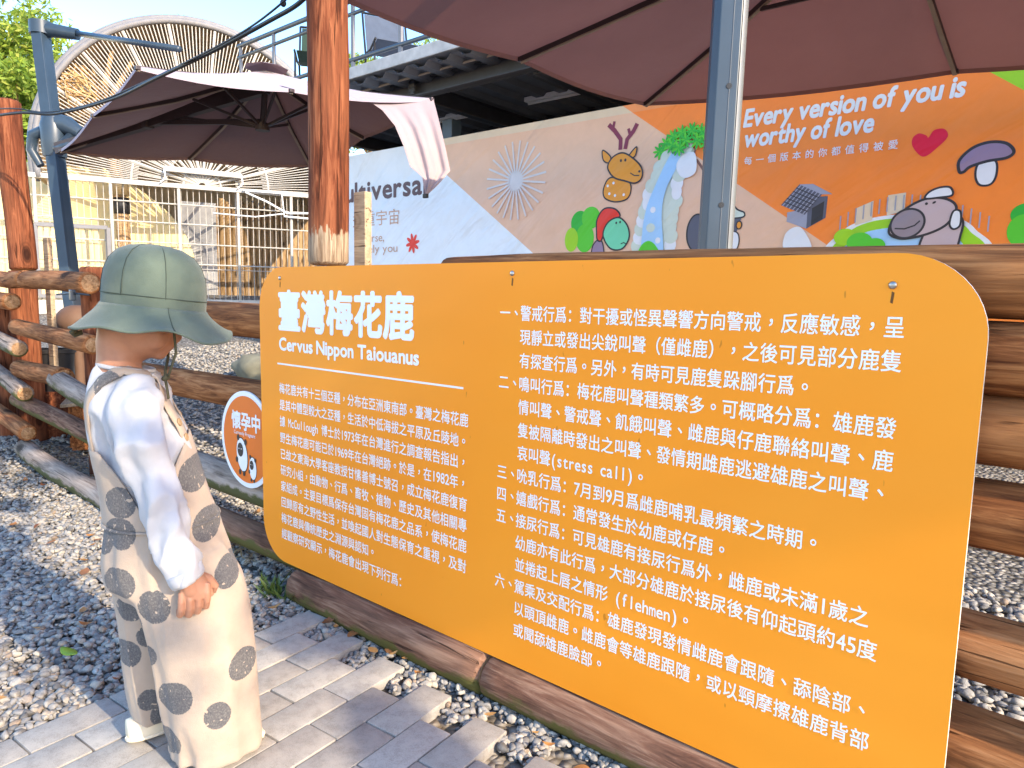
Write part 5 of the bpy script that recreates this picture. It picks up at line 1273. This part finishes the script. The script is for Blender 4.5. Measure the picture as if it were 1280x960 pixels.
for c, d in (((0, .14, .16), (.60, .02, .26)), ((-.29, 0, .16), (.02, .28, .26)), ((.29, 0, .16), (.02, .28, .26)), ((0, 0, .02), (.60, .28, .02)), ((0, -.14, .26), (.60, .02, .05)), ((0, -.14, .06), (.60, .02, .06))): t.box(c, d, None, .002)
t.build('carcass', MT['rail_dark'], nb, local=True)
t = MB(); t.box((0, -.02, .305), (.64, .34, .02), Matrix.Rotation(.06, 3, 'X'), .002); t.build('lid', MT['plank'], nb, local=True)
t = MB(); t.box((0, -.10, .16), (.54, .01, .16)); t.build('opening_shade', MT['black'], nb, local=True)  # black sheet stands in for the shade inside the opening
bk = MB(); bk.loft([[(-3.42+r*cos(2*pi*k/24), .42+r*sin(2*pi*k/24), z) for k in range(24)] for r, z in ((.10, .30), (.125, .56), (.135, .565), (.135, .59), (.12, .59), (.09, .34))])
tag(bk.build('bucket', MT['black'], angle=40), 'black bucket behind the left timber post', 'bucket')
st = MB(); st.tube([(-3.42, .42, -.03), (-3.42, .42, .30)], .14, 16); tag(st.build('log_stump', MT['post'], angle=40), 'short stump under the black bucket', 'stump')
bs = MB(); bs.ball((-3.55, .62, .78), (.14, .14, .115), 20, 12); bs.tube([(-3.55, .62, -.05), (-3.55, .62, .70)], .035, 8)
tag(bs.build('clay_pot', plain('brown_clay', (0.15, 0.085, 0.055), .7), angle=50), 'brown rounded pot showing behind the fence rails just left of the hat', 'pot')
oc = MB(); oc.box((-4.15, .95, .88), (.26, .03, .16), None, .004); oc.tube([(-4.15, .97, -.02), (-4.15, .97, .82)], .02, 8)
tag(oc.build('orange_panel', plain('orange_red_plastic', (0.75, 0.10, 0.03), .5)), 'small orange-red panel behind the fence beside the parasol pole', 'panel')
cc = empty('cable_clip', (-1.735, -.004, .965)); tag(cc, 'blue-black cable clamp hanging under the left top rail', 'clamp')
t = MB(); t.box((-1.735, .0, .975), (.03, .025, .055), None, .006); t.build('clamp', MT['steel'], cc)
t = MB(); t.tube([(-2.05, .03, .975), (-1.9, .01, .980), (-1.735, 0, .985), (-1.60, .03, .978)], .005, 6); t.build('wire', MT['rubber'], cc)

# cables
def cable(name, P, r, label, n=8):
    q = [on_ray(*p) for p in P]; o_ = []
    for i in range(len(q)-1):
        p0, p1, p2, p3 = q[max(0, i-1)], q[i], q[i+1], q[min(len(q)-1, i+2)]
        for j in range(n): u = j/n; o_.append(0.5*((2*p1)+(p2-p0)*u+(2*p0-5*p1+4*p2-p3)*u*u+(3*p1-p0-3*p2+p3)*u*u*u))
    o_.append(q[-1]); t = MB(); t.tube(o_, r, 8); tag(t.build(name, MT['rubber'], smooth=True), label, 'cable', 'overhead cables')
cable('power_cable', [(400, -28, 2.5), (375, 3, 2.6), (335, 27, 2.75), (270, 62, 3.0), (195, 98, 3.35), (140, 124, 3.7), (70, 142, 4.05), (24, 141, 4.18), (-40, 150, 4.5)], .0085, 'thick black cable swooping from the tall post to the left timber post')
cable('guy_wire', [(400, -40, 2.5), (345, 10, 2.62), (300, 42, 2.8), (240, 74, 3.1), (190, 98, 3.4), (120, 128, 3.8), (60, 140, 4.1), (22, 136, 4.18), (-3, 136, 4.3)], .004, 'thin wire running just above the thick black cable')
t = MB(); t.ball(on_ray(354, 4, 2.68), (.012, .012, .014), 12, 8); t.tube([on_ray(354, -30, 2.68), on_ray(354, 4, 2.68)], .0015, 5); tag(t.build('cable_insulator', MT['black'], smooth=True), 'small black bead hanging where the cable leaves the top edge', 'insulator')

# ------------------------------------------------------------------ trees
def foliage_mat(name, cols):
    k = Nodes(name).p(0.55, 0, 0.35); ge = k.add('NewGeometry'); mp = k.coords()
    c = k.ramp(ge.outputs['Random Per Island'], [(i/(len(cols)-1), c) for i, c in enumerate(cols)]); n = k.noise(mp.outputs[0], 1.1, 3, .5)
    c = k.mix(1.0, c, k.ramp(n, [(.35, (.72, .78, .7)), (.65, (1.2, 1.15, 1.0))]), 'MULTIPLY'); k.setc(c)
    tr = k.add('BsdfTranslucent'); k.ln(c, tr.inputs[0]); mx = k.add('MixShader'); mx.inputs[0].default_value = .4
    k.ln(k.b.outputs[0], mx.inputs[1]); k.ln(tr.outputs[0], mx.inputs[2]); k.ln(mx.outputs[0], k.out.inputs[0]); return k.m
MT['leaf_light'] = foliage_mat('light_green_leaves', [(0.24, 0.36, 0.05), (0.34, 0.44, 0.06), (0.17, 0.28, 0.05), (0.42, 0.44, 0.09)])
MT['leaf_dark'] = foliage_mat('mid_green_leaves', [(0.06, 0.12, 0.02), (0.10, 0.17, 0.03), (0.045, 0.09, 0.02), (0.15, 0.18, 0.04)])
def leaves(clumps, L, Wd, seed, droop=0.3):
    """many small folded leaves spread through the clumps: (centre, radius, count)"""
    g = np.random.default_rng(seed); VV, FFc = [], []; base = 0
    for c, r, n in clumps:
        d = g.normal(size=(n, 3)); d /= np.linalg.norm(d, axis=1)[:, None]; rr_ = r*(g.random(n)**0.45)[:, None]
        r3 = np.array([1, 1, .8]); P = np.array(c)+d*rr_*r3
        a = g.normal(size=(n, 3)); a[:, 2] -= droop; a /= np.linalg.norm(a, axis=1)[:, None]
        b_ = np.cross(a, g.normal(size=(n, 3))); b_ /= np.linalg.norm(b_, axis=1)[:, None]; nn = np.cross(a, b_)
        s_ = (L*g.uniform(.6, 1.25, n))[:, None]; w = (Wd*g.uniform(.7, 1.2, n))[:, None]
        q = np.stack([P-a*s_*.5, P+b_*w*.5+nn*w*.15, P+a*s_*.5, P-b_*w*.5+nn*w*.15], 1).reshape(-1, 3); VV.append(q)
        ii = base+np.arange(n)*4; FFc.append(np.stack([np.stack([ii, ii+1, ii+2], 1), np.stack([ii, ii+2, ii+3], 1)], 1).reshape(-1, 3)); base += n*4
    V = np.concatenate(VV); F = np.concatenate(FFc); me = bpy.data.meshes.new('crown'); me.vertices.add(len(V)); me.vertices.foreach_set('co', V.reshape(-1).astype(np.float32))
    me.loops.add(F.size); me.loops.foreach_set('vertex_index', F.reshape(-1).astype(np.int32)); me.polygons.add(len(F)); me.polygons.foreach_set('loop_start', np.arange(0, F.size, 3, dtype=np.int32)); me.update(); me.validate(); return me
def tree(label, base, h, crown_c, crown_r, nclump, per, L, Wd, mat, seed, group=None, rc=(.35, .7), flat=1.0, extra=(), trunk_r=.14):
    R_ = random.Random(seed); root = empty('tree', base); tag(root, label, 'tree', group); b0 = Vector(base); cc_ = Vector(crown_c); cl = []
    t = MB(); t.tube([b0-Vector((0, 0, .3)), b0.lerp(cc_, .4)+Vector((.1, .05, 0)), b0.lerp(cc_, .8), cc_], [trunk_r, trunk_r*.75, trunk_r*.5, trunk_r*.3], 10); t.build('trunk', MT['bark'], root, True)
    for i in range(nclump):
        d = Vector((R_.gauss(0, 1), R_.gauss(0, 1), R_.gauss(0, 1))).normalized()*crown_r*(R_.random()**.5); d.z *= flat
        c = cc_+d; r = R_.uniform(*rc); cl.append((tuple(c), r, int(per*(r/rc[1])**2)))
        if i % 3 == 0:
            t = MB(); m_ = b0.lerp(cc_, .65); t.tube([m_, m_.lerp(c, .5)+Vector((0, 0, .1)), c], [trunk_r*.35, trunk_r*.22, trunk_r*.08], 6); t.build('limb', MT['bark'], root, True)
    cl += list(extra); o = link('crown', leaves(cl, L, Wd, seed), mat, root); o['kind'] = 'stuff'; return root
tree('tall light green feathery tree behind the aviary at the top left corner', (-17.0, 2.9, .6), 7, (-16.9, 3.3, 6.7), 2.1, 34, 430, .22, .055, MT['leaf_light'], 1, 'trees behind the aviary')
tree('low bright green bushy tree behind the left side of the aviary', (-16.6, 3.9, .6), 4, (-16.2, 3.9, 5.0), 1.45, 26, 800, .17, .065, MT['leaf_light'], 2, 'trees behind the aviary', rc=(.3, .6))
tree('green tree behind the walkway railing left of the tall post', (-14.5, 12.5, .8), 6, (-14.4, 12.4, 6.5), 1.5, 26, 900, .16, .06, MT['leaf_light'], 3, 'trees behind the walkway')
tree('green tree behind the walkway right of the tall post', (-13.2, 14.6, .8), 7, (-13.0, 14.5, 7.7), 1.25, 22, 900, .16, .06, MT['leaf_light'], 5, 'trees behind the walkway')
tree('small tree tip showing above the aviary roof', (-17.2, 8.4, .8), 6, (-17.0, 8.3, 7.5), .6, 8, 500, .15, .05, MT['leaf_light'], 6, 'trees behind the aviary', rc=(.2, .4))

# unseen tree added beyond the frame; leaf clumps placed to shade chosen spots
sh = []
def shade(p, dist, r, n):
    c = Vector(p)+SUN*(dist/SUN.xy.length); sh.append((tuple(c), r, n))
R_ = random.Random(21)
shade((0.45, -0.10, 0), 6.2, .16, 300); shade((0.36, -0.02, 0), 6.4, .2, 350)                 # gravel by the board corner
shade((1.02, -0.27, 0), 6.0, .10, 170); shade((1.20, -.33, 0), 6.0, .14, 260)                  # pavers at the bottom
for _ in range(9): shade((.64, R_.uniform(-.80, -.44), R_.uniform(.80, 1.10)), 6.0+R_.uniform(-.3, .3), .045, 9)   # hat
for z in (.15, .40, .65, .85): shade((.70, -.64, z), 6.6, .27, 62)                           # thin leaf cover that softens the sun on the child
for i in range(7): shade((R_.uniform(1.0, 2.0), -.004, R_.uniform(.25, 1.0)), 6.2+R_.uniform(-.4, .6), .075, 15)   # grazing streaks over the board
shade((.70, -.70, .255), 6.0, .045, 55); shade((.68, -.72, .64), 6.1, .05, 45); shade((.68, -.70, .50), 6.1, .05, 45)
for i in range(13): shade((R_.uniform(-3.2, .1), R_.uniform(-.50, .0), R_.uniform(0, .1)), 6.5+R_.uniform(-.6, .6), R_.uniform(.08, .16), 110)
for i in range(26): shade((R_.uniform(-3, 1.2), R_.uniform(.0, .14), R_.uniform(.1, 1.1)), 6.5+R_.uniform(-.6, .8), R_.uniform(.08, .18), 120)
tree('unseen leafy tree added beyond the fence to shade chosen spots', (7.6, -.2, -.03), 5, (7.6, -.1, 3.9), 1.1, 0, 0, .075, .034, MT['leaf_dark'], 8, extra=sh)
